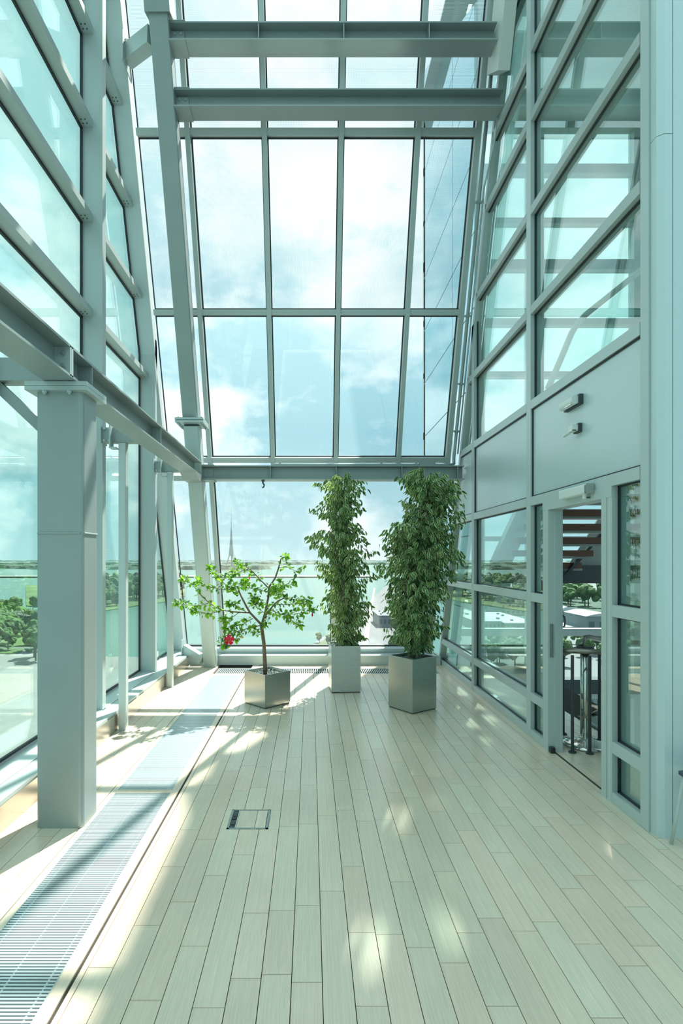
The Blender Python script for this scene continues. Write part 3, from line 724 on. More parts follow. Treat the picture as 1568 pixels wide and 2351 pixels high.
# newel, balusters
nl = thing('stair_newel', (2.57, 5.1, 0), 'polished steel newel post with a round flared foot behind the doorway', 'newel post')
nx, ny_ = 2.585, 5.12
part('pole', MB().lathe((nx,ny_,0), [(.046,.04),(.046,.88)], 24), 'chrome', nl, smooth=True)
part('base', MB().lathe((nx,ny_,0), [(.20,0),(.20,.02),(.17,.035),(.07,.07),(.055,.09)], 28), 'chrome', nl, smooth=True)
part('cap', MB().lathe((nx,ny_,0), [(.06,.88),(.075,.90),(.075,.925),(.06,.93)], 20), 'sign_black', nl)
rl_ = thing('stair_railing', (2.7, 4.95, 0), 'dark baluster railing with steel handrail round the stair well', 'railing')
part('handrail', MB().tube([P(1262,1492,5.02)+V((-.0,0,0)), P(1385,1497,4.9), P(1440,1500,4.85)], .024, 12), 'rail_steel', rl_, smooth=True)
part('handrail', MB().tube([(2.58,5.2,.93),(2.66,5.28,.99),(2.72,5.32,.99),(2.95,5.35,.94),(3.3,5.4,.92)], .024, 12), 'rail_steel', rl_, smooth=True)
part('handrail', MB().tube([(2.56,5.2,.90),(2.46,5.35,.82),(2.3+.05,5.5,.72)], .024, 12), 'rail_steel', rl_, smooth=True)
part('handrail', MB().tube([P(1340,1650,6.2), P(1400,1620,5.8)], .02, 12), 'rail_steel', rl_, smooth=True)
for px, Y in ((1314,4.93),(1354,4.9),(1376,5.25),(1397,4.86),(1293,5.45)):
    c = P(px, 1284, Y); f = 0 if Y < 6 else 0
    b = part('baluster', MB().tube([(c.x,Y,.0),(c.x,Y,.88)], .014, 10), 'dark_steel', rl_)
    part('foot', MB().lathe((c.x,Y,0), [(.035,0),(.035,.008),(.015,.02)], 14), 'dark_steel', b)
cl = thing('ceiling_lamp', (3.4, 8.6, 2.9), 'flat pale lamp under the upper flight of the open stair', 'lamp')
part('body', MB().box((3.45,8.4,2.66),(4.3,8.7,2.72)), 'duct_white', cl)

# ---------------------------------------------------------------- planters and plants
def planter(c, side, h, ang, label):
    c = V((*c, 0)); t = thing('planter', tuple(c), label, 'planter')
    R = Matrix.Rotation(ang, 4, 'Z')
    def W(x, y, z): return c+R@V((x*side/2, y*side/2, z))
    q = [(-1,-1),(1,-1),(1,1),(-1,1)]; b = MB()
    k = .94; zs_ = [.012, h]
    vs = [W(x,y,z) for z in zs_ for x, y in q]+[W(x*k,y*k,h) for x, y in q]+[W(x*k,y*k,h-.06) for x, y in q]
    fs = [(3,2,1,0)]+[(i,(i+1)%4,4+(i+1)%4,4+i) for i in range(4)]+[(4+i,4+(i+1)%4,8+(i+1)%4,8+i) for i in range(4)]+[(8+i,8+(i+1)%4,12+(i+1)%4,12+i) for i in range(4)]+[(12,13,14,15)]
    b.add(vs, fs); part('shell', b, 'brushed', t, fix=False)
    b = MB(); vs = [W(x*.965,y*.965,z) for z in (0,.013) for x, y in q]; b.add(vs, [(3,2,1,0)]+[(i,(i+1)%4,4+(i+1)%4,4+i) for i in range(4)]); part('base_gap', b, 'sign_black', t)
    g = MB(); rr = random.Random(int(h*1000+ang*77))
    for i in range(420):
        p_ = W(rr.uniform(-.9,.9), rr.uniform(-.9,.9), h-.055+rr.uniform(0,.025)); s_ = rr.uniform(.008,.016)
        vs = [p_+V((rr.uniform(.6,1)*a*s_, rr.uniform(.6,1)*b_*s_, rr.uniform(.5,.9)*c_*s_)) for a, b_, c_ in ((1,0,0),(-1,0,0),(0,1,0),(0,-1,0),(0,0,1),(0,0,-1))]
        g.add(vs, [(0,2,4),(2,1,4),(1,3,4),(3,0,4),(2,0,5),(1,2,5),(3,1,5),(0,3,5)])
    o_ = part('gravel', g, 'gravel', t); o_['kind'] = 'stuff'
    return t
planter((-.527,6.633), .395, .395, math.radians(44), 'low cube-shaped brushed steel planter holding the hibiscus')
planter((.452,7.325), .386, .612, math.radians(4), 'tall brushed steel planter in the middle, holding the slimmer ficus')
planter((1.197,6.415), .392, .615, math.radians(35), 'tall brushed steel planter at the right, turned corner-on, holding the fuller ficus')

def leaf_mesh(name, w, ln, inner, rim=None, droop=.25):
    """leaf along +Y with folded midrib; rim faces may carry a second colour"""
    b = MB(); ts = [0,.18,.42,.68,.88,1.0]; ws = [.04,.75,1.0,.78,.36,0.02]
    def pt(t, s): 
        k = np.interp(t, ts, ws)*w/2*s
        return (k, t*ln, -droop*ln*t*t + abs(s)*w*.16*np.interp(t, ts, ws))
    for i in range(5):
        for sg in (1,-1):
            a, c = ts[i], ts[i+1]
            if rim:
                v_ = [pt(a,0),pt(c,0),pt(c,sg*.66),pt(a,sg*.66)]; f_ = (0,1,2,3) if sg < 0 else (3,2,1,0)
                b.add(v_, [f_], inner); v_ = [pt(a,sg*.66),pt(c,sg*.66),pt(c,sg),pt(a,sg)]; b.add(v_, [f_], rim)
            else:
                v_ = [pt(a,0),pt(c,0),pt(c,sg),pt(a,sg)]; f_ = (0,1,2,3) if sg < 0 else (3,2,1,0); b.add(v_, [f_], inner)
    return b
def place_leaves(parent, protos, places, maxn, stuff_name='foliage'):
    """300 leaves nearest the camera as parts, the rest joined"""
    places.sort(key=lambda q: q[0].y)
    mes = [p_.mesh('leaf') for p_ in protos]
    rng = random.Random(3); idx = list(range(len(places))); near = idx[:int(len(idx)*.45)]; rng.shuffle(near)
    sel = set(near[:maxn]); rest = {}
    for i, (p_, d, up, s_, k) in enumerate(places):
        d = d.normalized(); x = d.cross(up)
        if x.length < 1e-3: x = d.orthogonal()
        x.normalize(); z = x.cross(d); Mx = Matrix((x, d, z)).transposed()
        if i in sel:
            o = bpy.data.objects.new('leaf', mes[k]); COL.objects.link(o); o.parent = parent
            o.matrix_local = Matrix.Translation(p_-WLOC[parent.name])@Mx.to_4x4()@Matrix.Scale(s_, 4)
        else: rest.setdefault(k, []).append((p_, Mx, s_))
    vs, fs, mi, matn = [], [], [], []
    for k, lst in rest.items():
        pr = protos[k]; base = np.array(pr.v); ff = pr.f
        loc = []
        for m in pr.mats:
            if m not in matn: matn.append(m)
        for p_, Mx, s_ in lst:
            o0 = len(vs); vv = (base*s_)@np.array(Mx).T+np.array(p_-WLOC[parent.name]); vs.extend(map(tuple, vv))
            fs.extend([tuple(j+o0 for j in f) for f in ff]); mi.extend([matn.index(pr.mats[m]) for m in pr.m])
    if vs:
        me = bpy.data.meshes.new(stuff_name); me.from_pydata(vs, [], fs)
        for m in matn: me.materials.append(M[m])
        me.polygons.foreach_set('material_index', mi); me.update()
        o = bpy.data.objects.new(stuff_name, me); COL.objects.link(o); o.parent = parent; o['kind'] = 'stuff'
FL = [leaf_mesh('leaf', .034, .075, 'leaf_green', 'leaf_cream', .3), leaf_mesh('leaf', .031, .068, 'leaf_dark', 'leaf_cream', .15), leaf_mesh('leaf', .034, .076, 'leaf_dark', None, .3)]
def ficus(base, rows, depth_r, ntw, seed, label, trunk_pts, dark):
    """rows: (photo y, x left, x right) of the crown's outline at the tree's depth"""
    rr = random.Random(seed); Y0 = base[1]; t = thing('ficus_tree', base, label, 'tree')
    tp = [V(p_) for p_ in trunk_pts]
    part('trunk', MB().tube(tp, [.030*(1-.75*i/(len(tp)-1)) for i in range(len(tp))], 10), 'bark_grey', t, smooth=True)
    part('stake', MB().tube([(base[0]-.06,Y0-.03,base[2]+.0),(base[0]-.05,Y0-.03,base[2]+.55)], .005, 8), 'bark', t)
    zr = [1.75-(r[0]-1284)*Y0/1250 for r in rows]; xl = [(r[1]-713)*Y0/1250 for r in rows]; xr = [(r[2]-713)*Y0/1250 for r in rows]
    zr, xl, xr = zr[::-1], xl[::-1], xr[::-1]; zt = [p_.z for p_ in tp]
    def trunk_at(z): return V((np.interp(z, zt, [p_.x for p_ in tp]), np.interp(z, zt, [p_.y for p_ in tp]), z))
    tw = MB(); places = []; wsum = [(b-a) for a, b in zip(xl, xr)]
    # a few visible boughs
    for k in range(9):
        z0 = zr[0]+(zr[-1]-zr[0])*(.12+.07*k); p0 = trunk_at(z0); a = rr.uniform(0, 6.28); 
        p1 = p0+V((math.cos(a)*.10, math.sin(a)*.10, .18)); p2 = p0+V((math.cos(a)*.17, math.sin(a)*.17, .42))
        part('branch', MB().tube([p0,p1,p2], [.011,.008,.004], 7), 'bark_grey', t, smooth=True)
    n = 0
    while n < ntw:
        z = rr.uniform(zr[0], zr[-1]); a, b = np.interp(z, zr, xl), np.interp(z, zr, xr)
        if rr.random() > (b-a)/max(wsum)*1.1: continue
        n += 1
        cx = (a+b)/2; hw = (b-a)/2; ang = rr.uniform(0, 2*math.pi); rad = rr.random()**.42
        tier = .5+.5*math.sin(z*16+2.2*math.sin(ang*1.0+seed)+seed); rad *= .74+.40*noise.noise(V((math.cos(ang)*1.6, math.sin(ang)*1.6, z*3.1+seed)))+.26*tier; ex, ey = math.cos(ang)*rad, math.sin(ang)*rad
        end = V((cx+ex*hw*1.06, Y0+ey*min(depth_r, hw*1.05), z))
        st_ = trunk_at(max(zr[0]-.02, min(zt[-1], z-rr.uniform(.05,.32)))); mid = st_.lerp(end, .62)+V((0,0,rr.uniform(.05,.13)))
        pts = []
        for i in range(9):
            u = i/8; pts.append(st_*(1-u)**2+mid*2*u*(1-u)+end*u*u)
        tw.tube(pts, [.0035*(1-u_/10) for u_ in range(9)], 3, cap=False)
        dirh = (end-st_); dirh.z = 0
        if dirh.length < .01: dirh = V((rr.uniform(-1,1), rr.uniform(-1,1), 0))
        dirh.normalize(); L_ = (end-st_).length
        nl = int(5+min(L_,.5)*26)
        for i in range(nl):
            u = 1-(i/nl)*min(1.0, .30/max(L_,.1)+.25)
            p_ = st_*(1-u)**2+mid*2*u*(1-u)+end*u*u+V((rr.gauss(0,.012),rr.gauss(0,.012),rr.gauss(0,.012)))
            d = dirh*rr.uniform(.1,.75)+V((rr.uniform(-.55,.55),rr.uniform(-.55,.55),-rr.uniform(.35,1.25)))
            up = V((rr.uniform(-1,1),rr.uniform(-1,.6),rr.uniform(.1,1)))
            places.append((p_, d, up, rr.uniform(.75,1.15), 0 if rr.random() > dark else rr.choice((1,1,2))))
    o_ = part('twig', tw, 'bark_grey', t, fix=False); o_['kind'] = 'stuff'
    place_leaves(t, FL, places, 299)
    return len(places)
rowsA = [(1086,778,798),(1094,742,836),(1110,724,840),(1128,738,838),(1148,708,846),(1166,702,850),(1180,728,852),(1200,744,838),(1222,722,862),(1245,702,866),(1270,714,862),(1300,712,862),(1330,722,868),(1352,738,852),(1372,718,846),(1395,722,856),(1412,746,868),(1432,752,856),(1448,744,848),(1462,762,848),(1478,748,808)]
rowsB = [(1072,950,972),(1086,925,985),(1097,900,1060),(1112,908,1064),(1135,925,1058),(1158,922,1072),(1180,918,1056),(1205,872,1052),(1228,864,1060),(1255,866,1074),(1282,876,1074),(1310,868,1052),(1338,876,1050),(1362,872,1034),(1390,872,1034),(1412,868,1032),(1436,884,1022),(1456,902,1014),(1478,894,1008),(1494,950,1004)]
tA = [(.452,7.32,.56),(.46,7.32,.80),(.455,7.31,1.1),(.43,7.30,1.5),(.40,7.32,2.0),(.43,7.32,2.5),(.47,7.3,2.85)]
tB = [(1.21,6.42,.56),(1.20,6.42,.85),(1.19,6.42,1.2),(1.22,6.40,1.6),(1.30,6.38,2.1),(1.38,6.4,2.55),(1.32,6.4,2.75)]
nA = ficus((.452,7.32,.56), rowsA, .38, 380, 11, 'slimmer variegated weeping ficus tree in the middle planter', tA, .22)
nB = ficus((1.20,6.42,.56), rowsB, .44, 640, 12, 'taller fuller weeping ficus tree in the right-hand planter', tB, .52)

# hibiscus traced branch by branch
hb = thing('hibiscus_tree', (-.55, 6.62, .35), 'bright green hibiscus standard with open crooked branches in the cube planter', 'tree')
HY = 6.6
def HP(x, y, dy=0.): return P(x, y, HY+dy)
HL = leaf_mesh('leaf', .042, .060, 'leaf_bright', None, .25); HL2 = leaf_mesh('leaf', .042, .060, 'leaf_green', None, .3)
branches = [ # radius start,end ; points x,y,dy
 (.025,.020,[(609,1548,0),(608,1500,0),(603,1456,0),(600,1433,0)],0,'trunk'),
 (.015,.008,[(600,1434,0),(574,1407,-.06),(560,1382,-.1),(549,1360,-.12),(544,1346,-.14)],0,'branch'),
 (.009,.004,[(574,1407,-.06),(540,1405,-.15),(508,1401,-.2),(481,1385,-.25),(456,1361,-.28)],1,'branch'),
 (.004,.002,[(456,1361,-.28),(446,1345,-.3),(432,1335,-.3),(419,1330,-.3)],3,'branch'),
 (.004,.002,[(481,1385,-.25),(455,1392,-.3),(425,1388,-.32),(402,1386,-.34)],3,'branch'),
 (.004,.002,[(508,1401,-.2),(480,1410,-.2),(462,1405,-.15),(440,1403,-.1)],3,'branch'),
 (.005,.003,[(544,1346,-.14),(526,1354,-.1),(501,1352,-.05),(475,1346,0),(452,1330,.05)],3,'branch'),
 (.005,.003,[(549,1360,-.12),(532,1354,-.2),(515,1340,-.25),(500,1322,-.3),(480,1303,-.32)],3,'branch'),
 (.015,.008,[(601,1433,0),(609,1405,.05),(616,1372,.1),(617,1354,.1),(618,1346,.1),(632,1327,.1),(641,1300,.12),(645,1283,.12)],0,'branch'),
 (.005,.003,[(645,1283,.12),(652,1279,.1),(661,1278,.08)],3,'branch'),
 (.004,.002,[(641,1304,.12),(656,1300,.1),(670,1307,.1),(682,1312,.08),(700,1302,.05)],2,'branch'),
 (.008,.003,[(614,1348,.1),(596,1330,.05),(578,1310,0),(566,1301,0),(552,1294,0),(541,1288,-.02)],2,'branch'),
 (.004,.002,[(565,1304,0),(548,1314,-.05),(533,1322,-.1),(527,1336,-.12)],2,'branch'),
 (.004,.002,[(560,1300,0),(540,1306,.05),(520,1318,.1),(500,1328,.12)],2,'branch'),
 (.012,.006,[(603,1424,0),(617,1402,-.05),(631,1386,-.1),(645,1377,-.15),(653,1371,-.15)],1,'branch'),
 (.004,.002,[(653,1371,-.15),(648,1358,-.15),(646,1348,-.15),(640,1335,-.1)],3,'branch'),
 (.005,.002,[(650,1374,-.15),(672,1376,-.2),(692,1375,-.22),(712,1380,-.25)],3,'branch'),
 (.005,.002,[(620,1400,-.05),(640,1409,-.1),(660,1412,-.15),(690,1407,-.2),(716,1400,-.22)],3,'branch'),
 (.004,.002,[(650,1411,-.12),(665,1422,-.12),(680,1432,-.12),(690,1436,-.12)],3,'branch'),
 (.004,.002,[(635,1388,-.1),(660,1388,0),(685,1386,.05),(708,1388,.08)],2,'branch'),
 (.004,.002,[(632,1352,.05),(650,1346,.08),(668,1342,.1),(676,1334,.1)],2,'branch'),
 (.006,.003,[(597,1436,0),(576,1441,-.1),(550,1448,-.18),(527,1455,-.25),(513,1462,-.28),(508,1478,-.3),(516,1486,-.3)],3,'branch'),
 (.005,.002,[(580,1420,-.05),(560,1432,-.15),(535,1440,-.2),(515,1442,-.22)],3,'branch'),
 (.004,.002,[(560,1445,-.15),(545,1460,-.2),(540,1470,-.2)],2,'branch'),
 (.003,.002,[(602,1459,0),(590,1455,-.05),(582,1443,-.08)],2,'branch'),
 (.004,.002,[(550,1404,-.12),(530,1420,-.15),(516,1430,-.18),(510,1420,-.2)],3,'branch'),
 (.004,.002,[(565,1405,-.08),(548,1395,.0),(535,1385,.08),(525,1388,.1)],3,'branch'),
 (.004,.002,[(608,1408,.04),(590,1395,.1),(580,1385,.15),(588,1378,.18)],3,'branch'),
 (.004,.002,[(617,1360,.1),(600,1355,.15),(580,1352,.2),(566,1348,.25)],3,'branch'),
 (.004,.002,[(616,1350,.1),(632,1358,0),(645,1366,-.05),(630,1345,0)],3,'branch'),
 (.004,.002,[(552,1350,-.1),(560,1338,.0),(570,1340,.05),(560,1332,.08)],3,'branch'),
 (.004,.002,[(600,1380,.1),(590,1372,.12),(578,1368,.15),(600,1388,.1)],3,'branch'),
 (.003,.002,[(612,1395,0),(618,1420,-.05),(608,1438,-.08)],2,'branch'),
]
rr = random.Random(5); places = []
for r0, r1, pts, lv, nm in branches:
    w = [HP(*p_) for p_ in pts]
    # smooth the polyline a little
    fine = []
    for i in range(len(w)-1):
        for u in (0,.5): fine.append(w[i].lerp(w[i+1], u)+V((rr.gauss(0,.002),rr.gauss(0,.004),rr.gauss(0,.002))) if 0 < i or u else w[0])
    fine.append(w[-1])
    part(nm, MB().tube(fine, list(np.linspace(r0, r1, len(fine))), 8), 'bark', hb, smooth=True)
    if not lv: continue
    tot = sum((fine[i+1]-fine[i]).length for i in range(len(fine)-1)); n = int(tot*lv*46)+6
    for k in range(n):
        u = (1-rr.random()**1.3*(.95 if lv > 1 else .7)); q = u*(len(fine)-1); i = min(int(q), len(fine)-2)
        p_ = fine[i].lerp(fine[i+1], q-i); s_ = rr.uniform(0,.045)
        off = V((rr.gauss(0,1),rr.gauss(0,1),rr.gauss(.15,.8))).normalized()
        places.append((p_+off*s_, off*.8+V((rr.uniform(-.5,.5),rr.uniform(-.5,.5),rr.uniform(-.6,.5))), V((rr.uniform(-.6,.6),rr.uniform(-.9,.3),1)), rr.uniform(.5,1.05), 0 if rr.random() < .72 else 1))
    e_ = fine[-1]
    for k in range(4+lv*2):
        d = V((rr.gauss(0,1),rr.gauss(0,1),rr.gauss(0,.8))); places.append((e_, d, V((0,-.4,1)), rr.uniform(.6,1.0), 0))
place_leaves(hb, [HL, HL2], places, 299)
def flower(c, r, parent):
    b = MB(); c = V(c)
    pt_ = []
    for k in range(5):
        a = 2*math.pi*k/5+.3; ax = V((math.cos(a),0,math.sin(a))); sd = V((-math.sin(a),0,math.cos(a)))
        g = [(0,0,0),(.45,.32,-.12),(.8,.46,-.10),(1.0,.30,.04),(1.03,0,.06),(1.0,-.30,.04),(.8,-.46,-.10),(.45,-.32,-.12)]
        vs = [c+ax*r*u+sd*r*v+V((0,-r*.28*(1-u)+r*w,0)) for u, v, w in g]; vs.append(c+ax*r*.6+V((0,-r*.1,0)))
        m = MB(); m.add(vs, [(8,i,(i+1)%8) for i in range(8)]); part('petal', m, 'petal', parent, smooth=True, fix=False)
    part('throat', MB().tube([c+V((0,-r*.30,0)), c+V((0,-r*.36,0))], r*.18, 10), 'petal_dark', parent)
    part('stamen', MB().tube([c+V((0,-r*.3,0)), c+V((r*.15,-r*.9,-r*.1))], r*.05, 6), 'yellow', parent)
fl = part('flower', MB().tube([HP(526,1469,-.30), HP(526,1469,-.27)], .006, 8), 'leaf_green', hb, label='open red hibiscus bloom')
flower(HP(526,1469,-.32), .058, fl)
part('flower_bud', MB().lathe(HP(717,1416,-.2), [(.002,0),(.009,.012),(.010,.03),(.003,.045)], 10), 'petal', hb, smooth=True, label='closed magenta bud')
part('flower_bud', MB().lathe(HP(573,1330,0), [(.002,0),(.007,.01),(.007,.02),(.003,.03)], 10), 'petal', hb, smooth=True, label='closed magenta bud')
part('yellow_leaf', MB().lathe(HP(556,1466,-.25), [(.003,0),(.018,.008),(.016,.02),(.004,.03)], 9), 'yellow', hb, label='yellowed leaf')

# ---------------------------------------------------------------- outside, forty metres below
GZ = -38.25
def G(x, y, z=0.): 
    Y = 1250*(1.75-GZ-z)/max(y-1284, .05); return V(((x-713)*Y/1250, Y, GZ+z))
def land(name, pts, mtl, z, kind='structure'):
    b = MB(); b.prism([G(x, y, z) for x, y in pts], (0,0,-1.0)); o = solo(name, b, mtl, None, None, kind=kind); return o
ri = MB().box((-9000,15,GZ-2),(9000,14000,GZ)); solo('river', ri, 'water', None, None, kind='structure')
land('ground_far', [(-6000,1290.0),(6500,1290.0),(7400,1286.2),(-7400,1286.2)], 'far_land', .3)
land('ground_far_bank', [(-3000,1307),(-200,1309),(236,1303),(470,1302),(540,1316),(590,1312),(620,1301),(640,1296),(3000,1294.6),(3500,1292),(-3000,1292)], 'woodland', .5)
land('ground_bridge', [(-3000,1323.5),(860,1323.5),(860,1320.5),(-3000,1320.5)], 'paving', 3.0)
land('ground_island', [(60,1390),(236,1402),(300,1392),(385,1380),(425,1368),(425,1340),(385,1334),(236,1336),(60,1345)], 'grass', .8)
land('ground_quay', [(-3500,1480),(-200,1440),(60,1470),(200,1507),(420,1509),(560,1530),(560,2600),(-3500,2600)], 'paving', 1.2)
land('ground_riverside', [(560,1525),(690,1496),(775,1440),(840,1390),(885,1345),(960,1318),(1100,1308),(5200,1304),(5200,2600),(560,2600)], 'asphalt', 1.3)
land('ground_park', [(-3000,1372),(-400,1372),(60,1400),(90,1470),(40,1500),(-3000,1520)], 'grass', 1.5)
land('ground_verge', [(700,1500),(780,1443),(800,1445),(760,1500)], 'grass', 1.6)
land('ground_hill', [(880,1420),(960,1345),(1400,1352),(1600,1380),(1500,1440),(1200,1440)], 'woodland', 1.7)
# trees: three kinds built once, then copied one by one
def tree_proto(seed, mtl, h):
    rr = random.Random(seed); t = MB()
    b = bmesh.new()
    for k in range(9):
        a = rr.uniform(0,6.28); rad = rr.uniform(0,.30)*h; z = h*rr.uniform(.38,.85); s_ = h*rr.uniform(.16,.27)*(1.15-.5*(z/h))
        r_ = bmesh.ops.create_icosphere(b, subdivisions=3, radius=s_, matrix=Matrix.Translation((math.cos(a)*rad, math.sin(a)*rad, z)))
        for v in r_['verts']:
            n_ = noise.fractal(v.co*(4.5/h), 1.0, 2.2, 5); c_ = V((math.cos(a)*rad, math.sin(a)*rad, z)); v.co += (v.co-c_).normalized()*n_*s_*.55
    me = bpy.data.meshes.new('crown'); b.to_mesh(me); b.free(); me.materials.append(M[mtl])
    tk = MB().tube([(0,0,-.5),(0,0,h*.3),(h*.03,0,h*.6)], [h*.03,h*.022,h*.012], 7).mesh('trunk', mtl='trunk')
    return me, tk
protos = [tree_proto(1,'tree_leaf',12), tree_proto(2,'tree_leaf',12), tree_proto(3,'tree_leaf_dark',12)]
TREES = []
def tree(p_, s_, k, label, group):
    for q, r_ in TREES:
        if (q-p_).length < 4.6*(s_+r_)*.5*1.05: return
    TREES.append((V(p_), s_))
    t = bpy.data.objects.new('broadleaf_tree', None); COL.objects.link(t); t.location = p_; t.scale = (s_,)*3; t.rotation_euler.z = rr.uniform(0,6.28)
    tag(t, label, 'tree', group)
    for nm, me in zip(('crown','trunk'), protos[k]):
        o = bpy.data.objects.new(nm, me); COL.objects.link(o); o.parent = t
rr = random.Random(21)
for i in range(60):
    tree(G(rr.uniform(-90,84), rr.uniform(1400,1520), 1.5), rr.uniform(.75,1.15), rr.choice((0,1)), 'green park tree seen through the near left pane beside the thick column', 'park trees seen left of the thick column')
for i in range(80):
    x = rr.uniform(232,420); y = rr.uniform(1345, 1398-(x-236)*.17); tree(G(x, y, .8), rr.uniform(1.3,2.0), rr.choice((0,1,2)), 'riverside tree on the wooded island, seen between the left posts', 'trees on the wooded island')
for i in range(26):
    x = rr.uniform(905,1040); tree(G(x, rr.uniform(1420,1540), 1.3), rr.uniform(.6,.95), rr.choice((0,1)), 'leafy tree down below between the two ficus planters and the glass wall', 'street trees below behind the ficus planters')
for i in range(8):
    tree(G(rr.uniform(700,775)+30, rr.uniform(1470,1540), 1.3), rr.uniform(.35,.6), 0, 'small tree on the green verge beside the river road', 'trees on the river verge')
for i in range(80):
    x = rr.uniform(1200,1560); tree(G(x, rr.uniform(1352,1400), 1.5), rr.uniform(1.2,1.9), rr.choice((0,1)), 'large park tree seen beyond the grey warehouse through the doorway', 'park trees seen through the doorway')
for i in range(34):
    x = rr.uniform(1080,1420); tree(G(x, rr.uniform(1478,1530), 1.5), rr.uniform(.55,.9), rr.choice((0,1)), 'leafy tree below the stair hall, seen low through the glass wall', 'trees below the stair hall')
for i in range(16):
    x = rr.uniform(1085,1210); tree(G(x, rr.uniform(1375,1410), 1.5), rr.uniform(.9,1.3), rr.choice((0,1)), 'town tree among the pale roofs seen through the glass wall', 'town trees among the pale roofs')
# far woods: nobody could count them
wv = MB(); rw = random.Random(4)
for i in range(900):
    y = rw.choice((rw.uniform(1286.5,1289.5), rw.uniform(1293,1297), rw.uniform(1303,1308)))
    x = rw.uniform(-900,1750)
    if 1303 <= y and not (x < 600 or x > 940): continue
    c = G(x, y, .5); s_ = rw.uniform(12,30)*(c.y/1500)**.4
    n = 6; pr = [c+V((math.cos(2*math.pi*k/n)*s_*1.6, math.sin(2*math.pi*k/n)*s_, 0)) for k in range(n)]
    hh = rw.uniform(6,14); tp_ = [c+V((math.cos(2*math.pi*k/n)*s_, math.sin(2*math.pi*k/n)*s_*.6, hh)) for k in range(n)]
    wv.add(pr+tp_, [(k,(k+1)%n,n+(k+1)%n,n+k) for k in range(n)]+[tuple(range(n,2*n))])
solo('distant_woods', wv, 'woodland', 'dark band of distant woods along the horizon across the river', 'woods', kind='stuff')
# television tower
tvY = 3000.
tv = thing('broadcast_tower', (P(531,1320,tvY).x, tvY, GZ), 'slender three-legged television tower on the horizon', 'tower')
c = P(531, 1284, tvY); k = tvY/1250
def TV(dx, y, dy=0): return V((c.x+dx*k, tvY+dy*k, 1.75-(y-1284)*k))
part('mast', MB().tube([TV(0,1222),TV(0,1208),TV(0,1166)], [1.6*k,.6*k,.25*k], 8), 'tower_grey', tv)
part('shaft', MB().tube([TV(0,1276),TV(0,1245),TV(0,1220)], [6*k,3.2*k,1.6*k], 10), 'tower_grey', tv)
for dx, dy in ((-13,-4),(9,-4),(0,9)): part('leg', MB().tube([TV(dx,1304,dy),TV(dx*.3,1274,dy*.3)], [1.2*k,1.2*k], 6), 'tower_grey', tv)
# buildings
def house(x0, x1, ytop, ybase, label, walls='wall_pale', roof='flat', depth=20., roofm='roof_pale', wn=(4,2), ang=0.):
    a = G(x0, ybase, 1.3); b = G(x1, ybase, 1.3); Y = a.y; h = (ybase-ytop)*Y/1250; w = b.x-a.x
    t = thing('building', ((a.x+b.x)/2, Y, GZ+1.3), label, 'building')
    z0 = GZ+1.3; part('walls', MB().box((a.x,Y,z0),(b.x,Y+depth,z0+h)), walls, t)
    if roof == 'gable': part('roof', MB().prism([(a.x-.5,Y-.5,z0+h),(b.x+.5,Y-.5,z0+h),((a.x+b.x)/2,Y-.5,z0+h+w*.18)], (0,depth+1,0)), roofm, t)
    elif roof == 'vault':
        pr = [(a.x-.3+(w+.6)*i/8, Y-.5, z0+h+math.sin(math.pi*i/8)*w*.09+.02) for i in range(9)]; part('roof', MB().prism([(a.x-.3,Y-.5,z0+h-.1)]+pr+[(b.x+.3,Y-.5,z0+h-.1)], (0,depth+1,0)), roofm, t)
    else:
        part('roof', MB().box((a.x-.4,Y-.4,z0+h),(b.x+.4,Y+depth+.4,z0+h+.5)), roofm, t)
        r2 = random.Random(int(x0*7)); v_ = MB()
        for i in range(5): u = a.x+w*r2.uniform(.1,.8); q_ = Y+depth*r2.uniform(.1,.8); v_.box((u,q_,z0+h+.5),(u+w*.07,q_+1.5,z0+h+1.4))
        part('roof_vent', v_, 'wall_grey', t)
    for i in range(wn[0]):
        for j in range(wn[1]):
            u = a.x+w*(i+.25)/wn[0]; z = z0+h*(j+.3)/wn[1]; part('window', MB().box((u,Y-.12,z),(u+w*.5/wn[0],Y+.1,z+h*.42/wn[1])), 'window_dark', t)
    return t
house(1276,1328,1402,1440,'grey warehouse with a white gable roof seen through the doorway','wall_grey','gable',30,'roof_pale',(3,2))
house(1346,1420,1415,1458,'low hall with a rounded pale roof at the right of the doorway view','wall_grey','vault',24,'roof_pale',(3,1))
house(1285,1350,1441,1452,'low flat-roofed shed in front of the grey warehouse','wall_pale','flat',26,'roof_pale',(4,1))
house(1090,1148,1388,1402,'low pale hall with a flat roof, left of the town trees in the glass wall','wall_pale','flat',40,'roof_pale',(6,1))
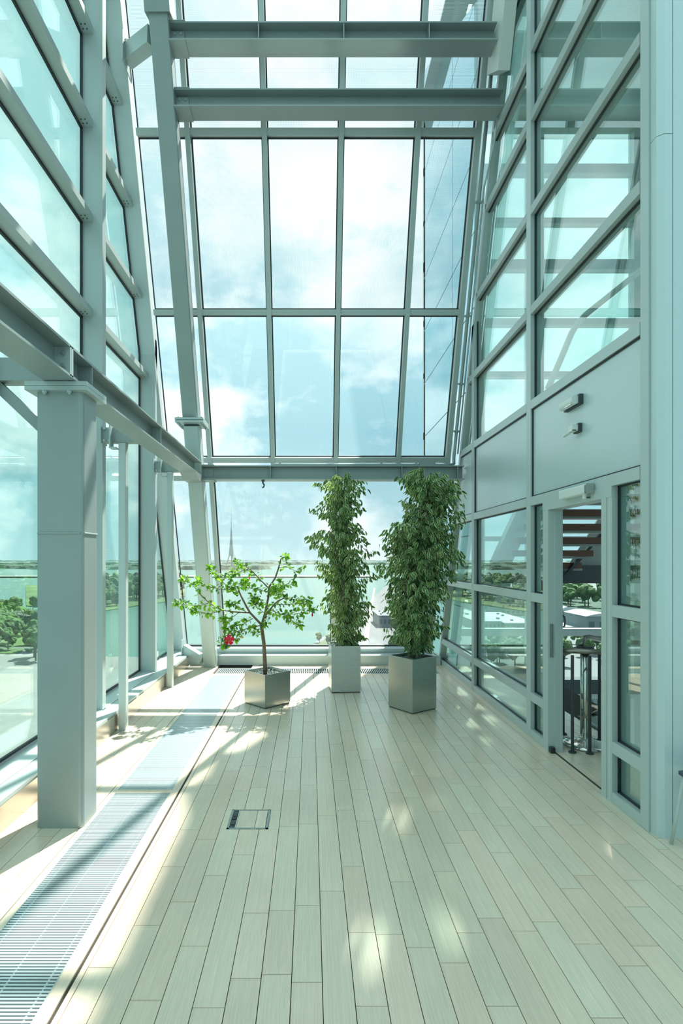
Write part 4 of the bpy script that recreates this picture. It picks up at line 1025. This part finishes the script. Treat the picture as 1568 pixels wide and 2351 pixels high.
house(1150,1240,1360,1412,'tall pale block with rows of windows seen through the glass wall','wall_pale','flat',30,'roof_pale',(8,4))
house(1086,1142,1352,1374,'long white building in the town, topmost through the glass wall','wall_pale','gable',40,'roof_pale',(7,2))
house(1092,1150,1428,1446,'wide workshop with a pale roof full of vents just above the glass wall rail','wall_pale','flat',70,'roof_pale',(6,1))
house(1160,1235,1432,1447,'wide low workshop right of the other vented roof','wall_grey','flat',60,'roof_pale',(6,1))
house(1075,1120,1362,1385,'grey town block partly behind the right ficus','wall_grey','flat',30,'roof_dark',(5,3))
house(1325,1470,1600,1725,'grey office block with staggered white window bands far below the stair','wall_grey','flat',14,'roof_dark',(7,5))
house(870,908,1415,1440,'dark flat-roofed building between the ficus crowns by the river road','wall_grey','flat',30,'roof_dark',(4,1))
for i in range(26):
    rx = random.Random(i+50); x = 1080+i*20; y = rx.uniform(1328,1350); w = rx.uniform(11,18)
    house(x, x+w, y-rx.uniform(5,10), y, 'small distant town building under the skyline seen through the right-hand glass', rx.choice(('wall_pale','wall_grey')), 'gable' if rx.random() < .4 else 'flat', 40, rx.choice(('roof_pale','roof_dark')), (0,0))['group'] = 'distant town buildings'
# parked cars by the warehouse
for i in range(8):
    rx = random.Random(i+9); p_ = G(1338+rx.uniform(-5,4), 1412+i*5, 1.35)
    t = thing('parked_car', tuple(p_), 'parked car on the lot between warehouse and rounded-roof hall', 'car', 'cars on the lot seen through the doorway')
    part('body', MB().box(p_+V((-2.1,-.9,.3)), p_+V((2.1,.9,.9))), 'car_paint', t); part('cabin', MB().prism([p_+V((-1.2,-.8,.9)),p_+V((1.4,-.8,.9)),p_+V((.9,-.8,1.45)),p_+V((-.7,-.8,1.45))], (0,1.6,0)), 'window_dark', t)
rd = MB().prism([G(820,1530,1.35),G(838,1530,1.35),G(862,1350,1.35),G(858,1350,1.35)], (0,0,.1)); solo('ground_road', rd, 'paving', None, None, kind='structure')
print('leaves', nA, nB, len(places), 'planks', nplank, 'objects', len(SC.objects))
